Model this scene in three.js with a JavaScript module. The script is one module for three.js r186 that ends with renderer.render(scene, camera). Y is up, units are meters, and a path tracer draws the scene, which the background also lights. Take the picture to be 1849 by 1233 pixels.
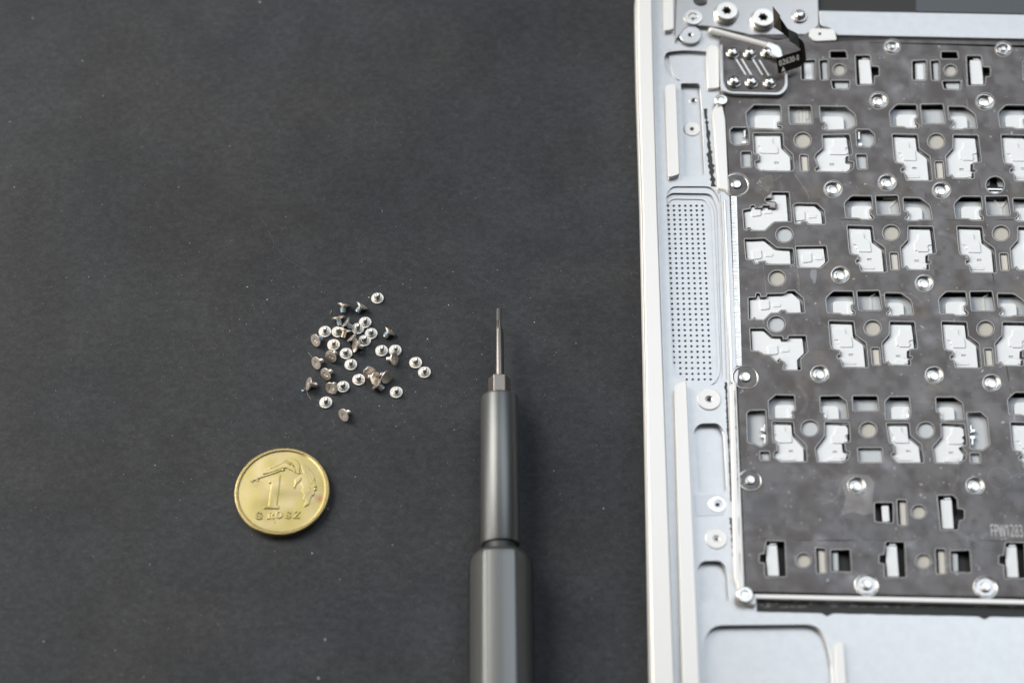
import * as THREE from 'three';
import { mergeGeometries, toCreasedNormals } from 'three/addons/utils/BufferGeometryUtils.js';
import { FontLoader } from 'three/addons/loaders/FontLoader.js';
import { TextGeometry } from 'three/addons/geometries/TextGeometry.js';
import { RoundedBoxGeometry } from 'three/addons/geometries/RoundedBoxGeometry.js';
import { RectAreaLightUniformsLib } from 'three/addons/lights/RectAreaLightUniformsLib.js';

// ------------------------------------------------------------------ camera, light, exposure
const FOCAL = 3150, TILT = THREE.MathUtils.degToRad(28), REACH = 0.301;          // focal length in photo pixels, tilt from the vertical, metres to the table
const EYE = new THREE.Vector3(0, REACH * Math.cos(TILT), REACH * Math.sin(TILT));
const scene = new THREE.Scene();
scene.background = new THREE.Color(0.012, 0.013, 0.015);
const camera = new THREE.PerspectiveCamera(THREE.MathUtils.radToDeg(2 * Math.atan(616.5 / FOCAL)), 1849 / 1233, 0.02, 10);
camera.position.copy(EYE); camera.lookAt(0, 0, 0);
camera.focus = 0.3015; camera.userData.fStop = 11;
const renderer = new THREE.WebGLRenderer({ antialias: true });
renderer.toneMapping = THREE.LinearToneMapping;
renderer.toneMappingExposure = 1.12;
renderer.shadowMap.enabled = true;
RectAreaLightUniformsLib.init();
// soft lamps: a warm one at the left, beyond the table's far side, a cool one high above the far side, a long low warm one at the left
const LAMPS = [
  { at: [-0.68, 0.72, -0.44], size: [0.62, 0.62], color: [1.0, 0.95, 0.87], power: 9.2, look: 'warm white square soft lamp beside the dark table' },
  { at: [0.42, 1.05, -0.46], size: [0.9, 0.7], color: [0.83, 0.91, 1.0], power: 2.0, look: 'cool white wide soft lamp high over the laptop' },
  { at: [-0.78, 0.27, 0.1], size: [0.9, 0.4], color: [1.0, 0.94, 0.86], power: 2.6, look: 'long low warm soft lamp standing beyond the table edge on the coin side' },
];

// ------------------------------------------------------------------ helpers
let seed = 20240711;
const rnd = () => { seed = (seed * 1664525 + 1013904223) >>> 0; return seed / 4294967296; };
const mm = 0.001, V2 = (x, y) => new THREE.Vector2(x, y), V3 = (x, y, z) => new THREE.Vector3(x, y, z);
const taken = {};
const numbered = (n) => { const k = taken[n] = (taken[n] ?? -1) + 1; return k ? n + '_' + String(k).padStart(3, '0') : n; };
const FWD = V3(0, -Math.cos(TILT), -Math.sin(TILT)), UPV = V3(0, Math.sin(TILT), -Math.cos(TILT));
// the point that a photo pixel shows on the level plane h mm above the table
function at(x, y, h = 0) {
  const d = FWD.clone().addScaledVector(V3(1, 0, 0), (x - 924.5) / FOCAL).addScaledVector(UPV, (616.5 - y) / FOCAL);
  return EYE.clone().addScaledVector(d, (h * mm - EYE.y) / d.y);
}
const flagShadow = (o) => { o.castShadow = o.receiveShadow = true; return o; };
function obj(name, geometry, material, parent) {
  const g = Array.isArray(geometry) ? (geometry.length > 1 ? mergeGeometries(geometry.map((q) => (q.index ? q.toNonIndexed() : q))) : geometry[0]) : geometry;
  const m = flagShadow(new THREE.Mesh(g, material)); m.name = parent ? name : numbered(name);
  (parent ?? scene).add(m); return m;
}
function group(name, parent, position) {
  const g = new THREE.Group(); g.name = parent ? name : numbered(name);
  if (position) g.position.copy(position);
  (parent ?? scene).add(g); return g;
}
function tag(o, label, category, grp, kind) { Object.assign(o.userData, { label, category }); if (grp) o.userData.group = grp; if (kind) o.userData.kind = kind; return o; }
// corners [x, y, radius] in photo pixels -> rounded outline
function rounded(pts) {
  const out = [];
  pts.forEach((p, i) => {
    const a = pts[(i + pts.length - 1) % pts.length], b = pts[(i + 1) % pts.length], r = p[2] ?? 0;
    if (!r) { out.push([p[0], p[1]]); return; }
    const da = Math.hypot(a[0] - p[0], a[1] - p[1]), db = Math.hypot(b[0] - p[0], b[1] - p[1]);
    const q = Math.min(r, da * 0.48, db * 0.48), s = [p[0] + (a[0] - p[0]) * q / da, p[1] + (a[1] - p[1]) * q / da], e = [p[0] + (b[0] - p[0]) * q / db, p[1] + (b[1] - p[1]) * q / db];
    const n = r > 12 ? 7 : 4;
    for (let k = 0; k <= n; k++) { const t = k / n, u = 1 - t; out.push([u * u * s[0] + 2 * u * t * p[0] + t * t * e[0], u * u * s[1] + 2 * u * t * p[1] + t * t * e[1]]); }
  });
  return out;
}
const circle = (x, y, r, n = 20, sq = 0.9) => Array.from({ length: n }, (_, k) => [x + r * Math.cos(2 * Math.PI * k / n), y + r * sq * Math.sin(2 * Math.PI * k / n)]);
let O = V3(0, 0, 0);                                                             // base of the thing being built
const flat = (pts, h) => rounded(pts).map((p) => { const w = at(p[0], p[1], h); return V2(w.x - O.x, -(w.z - O.z)); });
// level faces keep a level normal, however finely their edges are rounded
function capped(g) {
  const p = g.attributes.position, n = g.attributes.normal, a = V3(0, 0, 0), b = V3(0, 0, 0), c = V3(0, 0, 0);
  for (let i = 0; i < p.count; i += 3) { a.fromBufferAttribute(p, i); b.fromBufferAttribute(p, i + 1); c.fromBufferAttribute(p, i + 2); b.sub(a); c.sub(a); b.cross(c); const y = b.y / (b.length() || 1); if (Math.abs(y) > 0.999) for (let k = 0; k < 3; k++) n.setXYZ(i + k, 0, Math.sign(y), 0); }
  return g;
}
// an upright slab: outline (photo pixels, read on the slab's top plane), top and bottom height in mm
function slab(outer, top, bottom, { holes = [], bevel = 0.06, seg = 2, crease = 0.6, metres } = {}) {
  const s = new THREE.Shape(metres ? outer : flat(outer, top));
  for (const h of holes) s.holes.push(new THREE.Path(metres ? h : flat(h, top)));
  const b = Math.min(bevel, (top - bottom) * 0.45) * mm;
  const g = new THREE.ExtrudeGeometry(s, { depth: (top - bottom) * mm - 2 * b, bevelEnabled: b > 0, bevelThickness: b, bevelSize: b, bevelOffset: -b, bevelSegments: seg, steps: 1 });
  g.rotateX(-Math.PI / 2); g.translate(0, bottom * mm + b, 0);
  return capped(toCreasedNormals(g, crease));
}
const lathe = (pts, n = 28) => capped(toCreasedNormals(new THREE.LatheGeometry(pts.map(([r, y]) => V2(r * mm, y * mm)), n).toNonIndexed(), 0.55));

// ------------------------------------------------------------------ textures
function noiseGrid(n, r) { const a = new Float32Array(n * n); for (let i = 0; i < a.length; i++) a[i] = r(); return a; }
function sampler(n) { const a = noiseGrid(n, rnd); return (u, v) => { u = ((u % n) + n) % n; v = ((v % n) + n) % n; const x = u | 0, y = v | 0, fx = u - x, fy = v - y, x1 = (x + 1) % n, y1 = (y + 1) % n, sx = fx * fx * (3 - 2 * fx), sy = fy * fy * (3 - 2 * fy); return (a[y * n + x] * (1 - sx) + a[y * n + x1] * sx) * (1 - sy) + (a[y1 * n + x] * (1 - sx) + a[y1 * n + x1] * sx) * sy; }; }
function dataTexture(w, h, fn, srgb, repeat) {
  const d = new Uint8Array(w * h * 4), c = [0, 0, 0];
  for (let y = 0, i = 0; y < h; y++) for (let x = 0; x < w; x++, i += 4) { fn(x, y, c); d[i] = Math.max(0, Math.min(255, c[0])); d[i + 1] = Math.max(0, Math.min(255, c[1])); d[i + 2] = Math.max(0, Math.min(255, c[2])); d[i + 3] = 255; }
  const t = new THREE.DataTexture(d, w, h); t.magFilter = THREE.LinearFilter; t.minFilter = THREE.LinearMipmapLinearFilter; t.generateMipmaps = true;
  t.wrapS = t.wrapT = THREE.RepeatWrapping; if (srgb) t.colorSpace = THREE.SRGBColorSpace; if (repeat) t.repeat.set(repeat, repeat); t.needsUpdate = true; return t;
}
const n64 = sampler(64), n256 = sampler(256), n32 = sampler(32);

// bead-blasted metal: fine grain, 12 mm tile
const grainTex = dataTexture(512, 512, (x, y, c) => { const v = 128 + 60 * (n256(x / 2, y / 2) - 0.5) + 50 * (rnd() - 0.5); c[0] = c[1] = c[2] = v; }, false, 1 / 0.012);
const scuff = new Float32Array(512 * 512);
for (let k = 0; k < 260; k++) { let x = rnd() * 512, y = rnd() * 512, a = rnd() * 6.3; const n = 6 + rnd() * 40, d = (rnd() - 0.6) * 16; for (let i = 0; i < n; i++) { x += Math.cos(a); y += Math.sin(a); a += (rnd() - 0.5) * 0.12; scuff[((y | 0) & 511) * 512 + ((x | 0) & 511)] = d; } }
for (let k = 0; k < 60; k++) scuff[(rnd() * 262144) | 0] = -60 * rnd();
const alTone = dataTexture(512, 512, (x, y, c) => { c[3] = scuff[y * 512 + x]; const v = 244 + 6 * (n32(x / 16, y / 16) - 0.5) + 7 * (n256(x / 2, y / 2) - 0.5) + 7 * (rnd() - 0.5) + c[3]; c[0] = v; c[1] = v; c[2] = v; }, true, 1 / 0.03);
const phys = (o) => new THREE.MeshPhysicalMaterial(o), std = (o) => new THREE.MeshStandardMaterial(o), lin = (r, g, b) => new THREE.Color().setRGB(r, g, b);
const M = {
  alu: std({ color: lin(0.625, 0.638, 0.652), metalness: 0.72, roughness: 0.4, map: alTone, bumpMap: grainTex, bumpScale: 4e-6 }),
  rim: std({ color: lin(0.765, 0.762, 0.75), metalness: 0.25, roughness: 0.38, bumpMap: grainTex, bumpScale: 3e-6 }),
  bright: std({ color: lin(0.62, 0.61, 0.59), metalness: 1, roughness: 0.3 }),
  steel: std({ color: lin(0.62, 0.61, 0.59), metalness: 1, roughness: 0.26 }),
  bracket: std({ color: lin(0.42, 0.415, 0.41), metalness: 0.95, roughness: 0.3, bumpMap: grainTex, bumpScale: 3e-6 }),
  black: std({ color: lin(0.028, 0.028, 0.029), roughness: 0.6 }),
  plastic: phys({ color: lin(0.81, 0.84, 0.87), roughness: 0.42 }),
  cap: std({ color: lin(0.56, 0.595, 0.63), roughness: 0.6 }),
  dome: std({ color: lin(0.52, 0.50, 0.45), roughness: 0.5 }),
  legend: std({ color: lin(0.68, 0.66, 0.61), roughness: 0.6 }),
  screw: std({ color: lin(0.68, 0.66, 0.62), metalness: 1, roughness: 0.44 }),
  screwWarm: std({ color: lin(0.80, 0.74, 0.67), metalness: 1, roughness: 0.42 }),
  lock: std({ color: lin(0.27, 0.40, 0.51), roughness: 0.55 }),
};

// ------------------------------------------------------------------ lamps
for (const L of LAMPS) {
  const g = group('soft_lamp', null, V3(...L.at)); g.lookAt(0, 0, 0);            // its +z looks at the table
  tag(g, L.look, 'lamp');
  const [w, h] = L.size, c = lin(...L.color);
  obj('housing', new RoundedBoxGeometry(w + 0.04, h + 0.04, 0.08, 2, 0.01).translate(0, 0, -0.05), M.black, g);
  obj('diffuser', new THREE.BoxGeometry(w, h, 0.004).translate(0, 0, -0.006), std({ color: lin(0.8, 0.8, 0.8), emissive: c, emissiveIntensity: 0.5, roughness: 0.9 }), g);
  const r = new THREE.RectAreaLight(c, L.power, w, h); r.name = 'soft_light'; r.position.copy(g.position); r.quaternion.copy(g.quaternion); r.rotateY(Math.PI); r.castShadow = true;
  scene.add(r);                                                                  // a RectAreaLight shines along its -z
}

// ------------------------------------------------------------------ the table
{
  const tone = new Float32Array(2048 * 2048);
  for (let y = 0; y < 2048; y++) for (let x = 0; x < 2048; x++) {
    let v = 0.5 * (n256(x / 3 + n64(y / 20, x / 200) * 3, y / 1.1) - 0.5) + 0.55 * (rnd() - 0.5) + 0.5 * (n256(x / 1.4, y / 1.6) - 0.5) + 0.5 * (n256(x / 9, y / 6) - 0.5) + 0.35 * (n64(x / 64, y / 64) - 0.5) + 0.4 * (n32(x / 256, y / 256) - 0.5);
    tone[y * 2048 + x] = v;
  }
  // paper fibres and fine scratches
  const stroke = (x, y, a, len, k) => { for (let s = 0; s < len; s++) { x += Math.cos(a); y += Math.sin(a); a += (rnd() - 0.5) * 0.25; const i = ((y | 0) & 2047) * 2048 + ((x | 0) & 2047); tone[i] += k; } };
  for (let k = 0; k < 16000; k++) stroke(rnd() * 2048, rnd() * 2048, (rnd() - 0.5) * 1.2 + (rnd() < 0.2 ? 1.5 : 0), 8 + rnd() * 22, (rnd() - 0.42) * 0.5);
  for (let k = 0; k < 900; k++) stroke(rnd() * 2048, rnd() * 2048, rnd() * 6.3, 2 + rnd() * 5, 0.5 + rnd() * 1.1);
  const SIDE = 0.2, toTex = (x, y) => { const w = at(x, y); return [((w.x / SIDE + 0.5) % 1) * 2048, ((-w.z / SIDE + 0.5) % 1) * 2048]; };
  const scratch = (pts, k) => { for (let i = 0; i + 1 < pts.length; i++) { const [ax, ay] = toTex(...pts[i]), [bx, by] = toTex(...pts[i + 1]), n = Math.hypot(bx - ax, by - ay) | 0; for (let s = 0; s <= n; s++) { const j = ((ay + (by - ay) * s / n + (rnd() - 0.5)) | 0) * 2048 + ((ax + (bx - ax) * s / n + (rnd() - 0.5)) | 0); tone[j] += k * (0.5 + rnd()); } } };
  scratch([[472, 395], [487, 420], [497, 445], [520, 470], [550, 487], [562, 497]], 0.9);
  scratch([[376, 1108], [395, 1128], [405, 1140], [440, 1130], [520, 1124]], 0.7);
  const c0 = [46.5, 49, 53], map = dataTexture(2048, 2048, (x, y, c) => { const v = tone[y * 2048 + x], w = (n32(x / 128 + 7, y / 128) - 0.5) * 3; c[0] = c0[0] + v * 22 + w; c[1] = c0[1] + v * 22; c[2] = c0[2] + v * 22 - w; }, true);
  const bump = dataTexture(1024, 1024, (x, y, c) => { const i = (y * 2) * 2048 + x * 2, v = 128 + 45 * (tone[i] + tone[i + 1] + tone[i + 2048] + tone[i + 2049]) / 2; c[0] = c[1] = c[2] = v; }, false);
  for (const t of [map, bump]) { t.repeat.set(1 / SIDE, 1 / SIDE); t.offset.set(0.5, 0.5); }
  const g = new THREE.BoxGeometry(1.3, 0.02, 1.0, 1, 1, 1).translate(0, -0.01, 0), p = g.attributes.position, uv = g.attributes.uv;
  for (let i = 0; i < p.count; i++) uv.setXY(i, p.getX(i), -p.getZ(i));
  tag(obj('tabletop', g, phys({ color: 0xffffff, map, bumpMap: bump, bumpScale: 2.2e-5, roughness: 0.62, specularIntensity: 0.55 })), 'matt black fibrous tabletop with dust and faint scratches', 'table', null, 'structure');
}

// ------------------------------------------------------------------ coin
const font = await new FontLoader().loadAsync('fonts/droid/droid_serif_bold.typeface.json');
{
  const T = 1.4, R = 7.75, c = at(508.5, 886, T); c.y = 0;
  const coin = group('coin', null, c); tag(coin, 'worn brass one grosz coin lying numeral side up', 'coin');
  const n = 512, tex = dataTexture(n, n, (x, y, k) => {
    const u = (x / n - 0.5) * 2, v = (y / n - 0.5) * 2, blot = n32(x / 60, y / 60 + 4), fine = n256(x / 3, y / 3), spot = Math.max(0, 1 - Math.hypot(u - 0.80, v + 0.17) / 0.13);
    const s = 1 - 0.09 * (blot - 0.5) - 0.05 * (fine - 0.5);
    k[0] = 198 * s - spot * 20; k[1] = 184 * s - spot * 44; k[2] = 132 * s - (blot - 0.5) * 22 - spot * 14;
  }, true);
  tex.repeat.set(1 / (2 * R * mm), 1 / (2 * R * mm)); tex.offset.set(0.5, 0.5);
  const rough = dataTexture(n, n, (x, y, k) => { k[0] = k[1] = k[2] = 150 + 34 * (n32(x / 60 + 9, y / 60) - 0.5) + 6 * (n256(x / 2, y / 2) - 0.5); }, false);
  rough.repeat.copy(tex.repeat); rough.offset.copy(tex.offset);
  const brass = std({ map: tex, metalness: 1, roughness: 0.62, roughnessMap: rough, bumpMap: grainTex, bumpScale: 5e-6 });
  const rimMat = std({ color: lin(0.74, 0.58, 0.26), metalness: 1, roughness: 0.27 });
  const put = (g) => { const p = g.attributes.position, uv = g.attributes.uv; for (let i = 0; i < p.count; i++) uv.setXY(i, p.getX(i), -p.getZ(i)); return g; };
  const F = T - 0.22;                                                            // level of the sunken field
  const disc = obj('disc', put(lathe([[0, 0], [R - 0.18, 0], [R - 0.04, 0.05], [R, 0.2], [R, T - 0.2], [R - 0.04, T - 0.08], [R - 0.14, T - 0.01], [R - 0.3, T], [R - 0.48, T - 0.02], [R - 0.62, F + 0.05], [R - 0.75, F + 0.005], [0, F]], 96)), brass, coin);
  obj('rim', put(lathe([[R - 0.62, F + 0.06], [R - 0.47, T - 0.01], [R - 0.3, T + 0.012], [R - 0.13, T], [R + 0.005, T - 0.17]], 96)), rimMat, disc);
  const K = (u, v) => V2((u - 670) / 67.7 * mm, -(v - 598) / 62.5 * mm);          // drawn from a crop of 67.7 px/mm
  const relief = (name, pts, h = 0.16, b = 0.1) => obj(name, put(slab(pts.map((p) => K(...p)), F + h, F - 0.1, { metres: true, bevel: b, seg: 3, crease: 0.45 })), brass, coin);
  relief('numeral', [[500, 484], [545, 470], [600, 440], [638, 424], [626, 755], [650, 770], [650, 796], [480, 792], [480, 770], [528, 757], [545, 512], [520, 508]], 0.24, 0.16);
  relief('leaf', [[440, 410], [462, 372], [490, 350], [500, 326], [540, 304], [590, 274], [628, 268], [665, 250], [690, 276], [725, 288], [742, 308], [770, 306], [785, 332], [806, 350], [816, 404], [770, 372], [700, 340], [640, 352], [560, 384], [480, 406]], 0.2, 0.15);
  relief('leaf', [[682, 246], [740, 236], [800, 242], [838, 280], [858, 335], [850, 390], [824, 398], [812, 350], [792, 320], [768, 294], [725, 276], [704, 264]], 0.24, 0.15);
  relief('leaf', [[862, 300], [925, 318], [950, 330], [965, 362], [1004, 398], [1022, 440], [1030, 490], [1056, 550], [1028, 562], [1036, 640], [1004, 652], [990, 690], [982, 742], [930, 774], [936, 706], [902, 690], [918, 640], [880, 606], [900, 556], [868, 520], [884, 462], [872, 430], [896, 400], [874, 350]], 0.2, 0.15);
  relief('leaf', [[796, 474], [832, 455], [884, 400], [888, 440], [868, 480], [836, 508], [802, 572], [808, 520]], 0.2, 0.12);
  relief('stem', [[305, 486], [420, 432], [560, 385], [660, 345], [668, 362], [570, 402], [430, 448], [312, 498]], 0.18, 0.08);
  for (const [ax, ay, bx, by] of [[520, 350, 680, 275], [690, 270, 820, 330], [905, 340, 985, 620], [985, 520, 1020, 470], [960, 640, 990, 560]]) {
    const dx = bx - ax, dy = by - ay, l = Math.hypot(dx, dy), ox = -dy / l * 6, oy = dx / l * 6;
    relief('leaf_vein', [[ax + ox, ay + oy], [bx + ox * 0.4, by + oy * 0.4], [bx - ox * 0.4, by - oy * 0.4], [ax - ox, ay - oy]], 0.27, 0.05);
  }
  for (const [u, v, r] of [[845, 392, 0.27], [886, 350, 0.24], [886, 512, 0.27], [916, 600, 0.29], [926, 662, 0.26], [1040, 577, 0.27], [930, 752, 0.2], [332, 494, 0.2], [392, 476, 0.22], [668, 358, 0.3], [806, 545, 0.18]]) {
    const q = K(u, v); obj('berry', put(new THREE.SphereGeometry(r * mm, 14, 8).scale(1, 0.75, 1).translate(q.x, F * mm, -q.y)), brass, coin);
  }
  for (const [ch, u, v, s, turn] of [['G', 432, 868, 1.35, 0.1], ['R', 566, 866, 1.3, 0.03], ['O', 652, 858, 1.3, 0], ['S', 756, 860, 1.3, -0.04], ['Z', 853, 858, 1.3, -0.08]]) {
    const g = new TextGeometry(ch, { font, size: s * mm * 0.9, depth: 0.12 * mm, curveSegments: 5, bevelEnabled: true, bevelThickness: 0.09 * mm, bevelSize: 0.09 * mm, bevelOffset: -0.04 * mm, bevelSegments: 2 });
    g.center(); g.rotateZ(turn); g.rotateX(-Math.PI / 2); const q = K(u, v); g.translate(q.x, (F + 0.06) * mm, -q.y);
    obj('letter', put(toCreasedNormals(g, 0.8)), brass, coin);
  }
  { const q = [K(566, 890), K(612, 940)]; const g = new THREE.CapsuleGeometry(0.1 * mm, q[0].distanceTo(q[1]), 4, 8); g.rotateZ(-Math.PI / 2); g.rotateY(Math.atan2(q[1].y - q[0].y, q[1].x - q[0].x)); g.translate((q[0].x + q[1].x) / 2, (F + 0.03) * mm, -(q[0].y + q[1].y) / 2); obj('letter_tail', put(g), brass, coin); }
}

// ------------------------------------------------------------------ screwdriver
{
  const H = 4.68, a0 = at(901, 557, H), a1 = at(905.5, 1233, H), dir = a1.clone().sub(a0).normalize();
  const s = group('screwdriver', null, V3(a0.x, 0, a0.z)); s.rotation.y = Math.atan2(dir.x, dir.z);      // its +z runs from tip to handle end
  tag(s, 'gunmetal grey precision screwdriver with thin steel bit and six-sided handle', 'screwdriver');
  const zAt = (y, h = 3) => (at(902, y, H + h).z - a0.z) / mm;      // mm from the tip to a photo row
  const gun = std({ color: lin(0.145, 0.152, 0.153), metalness: 0.75, roughness: 0.39, bumpMap: grainTex, bumpScale: 2.5e-6 });
  const gunDark = std({ color: lin(0.05, 0.052, 0.054), metalness: 0.7, roughness: 0.5 });
  const bitMat = std({ color: lin(0.16, 0.15, 0.142), metalness: 1, roughness: 0.33, bumpMap: grainTex, bumpScale: 3e-6 });
  const hexMat = std({ color: lin(0.25, 0.23, 0.215), metalness: 1, roughness: 0.42, bumpMap: grainTex, bumpScale: 6e-6 });
  const lay = (g) => { g.rotateX(Math.PI / 2); g.translate(0, H * mm, 0); return g; };       // +y of a lathe becomes +z of the tool
  // loft of closed cross-sections: rows [z mm, point(k) -> [x, y] mm]
  const loft = (rows, n, crease = 0.35) => {
    const pos = [], uv = [], idx = [];
    rows.forEach(([z, f]) => { for (let k = 0; k <= n; k++) { const [x, y] = f(k % n); pos.push(x * mm, y * mm + H * mm, z * mm); uv.push(k / n * 0.03, z * mm); } });
    for (let r = 0; r + 1 < rows.length; r++) for (let k = 0; k < n; k++) { const a = r * (n + 1) + k, b = a + n + 1; idx.push(a, a + 1, b, b, a + 1, b + 1); }
    const g = new THREE.BufferGeometry(); g.setAttribute('position', new THREE.Float32BufferAttribute(pos, 3)); g.setAttribute('uv', new THREE.Float32BufferAttribute(uv, 2)); g.setIndex(idx);
    return toCreasedNormals(g.toNonIndexed(), crease);
  };
  const zCollar = zAt(674, 1.7), zBarrel = zAt(703), zGroove = zAt(973), zHandle = zAt(986, 3.2);
  // fluted tip and round shaft
  const star = (r, depth) => (k) => { const t = 2 * Math.PI * k / 40, q = r * (1 + depth * Math.cos(5 * t)); return [q * Math.cos(t), q * Math.sin(t)]; };
  const shaft = obj('shaft', loft([[0, star(0.02, 0)], [0.02, star(0.3, 0.2)], [0.15, star(0.36, 0.24)], [2.2, star(0.39, 0.24)], [2.9, star(0.46, 0.16)], [4.3, star(0.66, 0.03)], [5.4, star(0.76, 0)], [zCollar + 0.3, star(0.8, 0)]], 40, 0.5), bitMat, s);
  obj('tip_facet', loft([[2.4, (k) => { const t = 2 * Math.PI * k / 4 + 0.4; return [0.5 * Math.cos(t), 0.5 * Math.sin(t)]; }], [4.2, (k) => { const t = 2 * Math.PI * k / 4 + 0.4; return [0.69 * Math.cos(t), 0.69 * Math.sin(t)]; }], [5.0, (k) => { const t = 2 * Math.PI * k / 4 + 0.4; return [0.2 * Math.cos(t), 0.2 * Math.sin(t)]; }]], 4, 0.1), bitMat, shaft);
  const hex = (r, turn = 0) => (k) => { const side = Math.floor(k / 4), q = k % 4, A = (side - 0.5) * Math.PI / 3 + turn, B = (side + 0.5) * Math.PI / 3 + turn, e = [0.04, 0.34, 0.66, 0.96][q]; return [r * (Math.cos(A) * (1 - e) + Math.cos(B) * e), r * (Math.sin(A) * (1 - e) + Math.sin(B) * e)]; };
  obj('collar', loft([[zCollar, hex(0.7, Math.PI / 6)], [zCollar + 0.02, hex(1.72, Math.PI / 6)], [zCollar + 0.18, hex(1.9, Math.PI / 6)], [zBarrel + 0.4, hex(1.9, Math.PI / 6)]], 24, 0.3), hexMat, s);
  const B = 3.16;
  obj('barrel', lay(lathe([[1.75, zBarrel + 0.25], [1.8, zBarrel + 0.02], [2.0, zBarrel], [B - 0.38, zBarrel], [B - 0.14, zBarrel + 0.08], [B - 0.03, zBarrel + 0.24], [B, zBarrel + 0.5], [B, zGroove - 0.5], [B - 0.1, zGroove - 0.15], [B - 0.5, zGroove]], 64)), gun, s);
  obj('groove_ring', lay(lathe([[B - 0.55, zGroove - 0.3], [B - 0.5, zGroove], [B - 0.5, zHandle + 0.4]], 48)), gunDark, s);
  // six slightly domed faces
  const PER = 10, W = 2.95, GA = 0.37, RHO = W / Math.sin(GA), AP = 4.56;
  const face = (q) => (k) => { const side = Math.floor(k / PER), u = ((k % PER) / (PER - 1)) * 2 - 1, al = Math.PI / 2 + side * Math.PI / 3, th = u * GA * 0.93, n = AP - RHO + RHO * Math.cos(th) + 0.14, t = RHO * Math.sin(th); const x = n * Math.cos(al) - t * Math.sin(al), y = n * Math.sin(al) + t * Math.cos(al); return [x * q, y * q]; };
  const zEnd = zHandle + 78;
  obj('handle', loft([[zHandle, face(0.6)], [zHandle + 0.03, face(0.72)], [zHandle + 0.2, face(0.83)], [zHandle + 0.5, face(0.9)], [zHandle + 1.0, face(0.96)], [zHandle + 1.7, face(0.992)], [zHandle + 3.2, face(1)], [zEnd - 1, face(1)], [zEnd, face(0.9)], [zEnd, face(0)]], 6 * PER, 0.24), gun, s);
}

// ------------------------------------------------------------------ screws
const HEAD = 1.12, HT = 0.3, LEN = 1.55, SR = 0.47;
const pent = (r) => Array.from({ length: 40 }, (_, k) => { const t = 2 * Math.PI * k / 40, q = r * (1 + 0.3 * Math.cos(5 * t)); return V2(q * Math.cos(t) * mm, q * Math.sin(t) * mm); });
const ringPts = (r, n = 36) => Array.from({ length: n }, (_, k) => V2(r * mm * Math.cos(2 * Math.PI * k / n), r * mm * Math.sin(2 * Math.PI * k / n)));
const screwGeo = (() => {
  // local: face of the head at y = 0 looking down, shank rising along +y
  const top = slab(ringPts(HEAD), 0.16, 0, { metres: true, holes: [pent(0.42)], bevel: 0.045, seg: 2 });
  const under = lathe([[HEAD - 0.03, 0.14], [HEAD, 0.18], [HEAD - 0.05, 0.25], [HEAD - 0.3, HT - 0.01], [0.82, HT], [0.6, HT + 0.005]], 36);
  const strip = (g) => { const q = g.clone(); for (const k of Object.keys(q.attributes)) if (!['position', 'normal', 'uv'].includes(k)) q.deleteAttribute(k); return q.index ? q.toNonIndexed() : q; };
  const head = mergeGeometries([top, under].map(strip));
  const recess = new THREE.CircleGeometry(0.6 * mm, 24).rotateX(Math.PI / 2).translate(0, 0.155 * mm, 0);
  const collar = lathe([[0.78, HT - 0.02], [0.76, HT + 0.1], [0.68, HT + 0.16], [0.4, HT + 0.17]], 28);
  const pr = [[0.44, HT + 0.1]]; let y = HT + 0.2; while (y < LEN - 0.2) { pr.push([SR - 0.09, y], [SR, y + 0.09], [SR, y + 0.12], [SR - 0.09, y + 0.2]); y += 0.225; }
  pr.push([SR - 0.06, LEN - 0.06], [SR - 0.14, LEN], [0.2, LEN], [0, LEN - 0.05]);
  const shank = lathe(pr, 24);
  const lock = new THREE.CylinderGeometry((SR + 0.015) * mm, (SR + 0.025) * mm, 0.62 * mm, 20, 3, true, 0.2, 4.6).translate(0, (LEN - 0.5) * mm, 0);
  const p = lock.attributes.position; for (let i = 0; i < p.count; i++) { const k = 1 + 0.05 * Math.sin(i * 12.9); p.setX(i, p.getX(i) * k); p.setZ(i, p.getZ(i) * k); p.setY(i, p.getY(i) + 0.00006 * Math.sin(i * 7.1)); }
  lock.computeVertexNormals();
  return { head, recess, collar, shank, lock };
})();
function makeScrew(warm, blue) {
  const g = new THREE.Group(), m = warm ? M.screwWarm : M.screw;
  const h = flagShadow(new THREE.Mesh(screwGeo.head, m)); h.name = 'head'; g.add(h);
  const r = new THREE.Mesh(screwGeo.recess, m); r.name = 'recess'; h.add(r);
  const c = flagShadow(new THREE.Mesh(screwGeo.collar, m)); c.name = 'collar'; g.add(c);
  const s = flagShadow(new THREE.Mesh(screwGeo.shank, m)); s.name = 'shank'; g.add(s);
  if (blue) { const b = flagShadow(new THREE.Mesh(screwGeo.lock, M.lock)); b.name = 'threadlocker_patch'; g.add(b); }
  return g;
}
const proto = { 0: makeScrew(false, false), 1: makeScrew(false, true), 2: makeScrew(true, false), 3: makeScrew(true, true) };
const BETA = Math.atan((HEAD - SR) / (LEN - HT));
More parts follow.
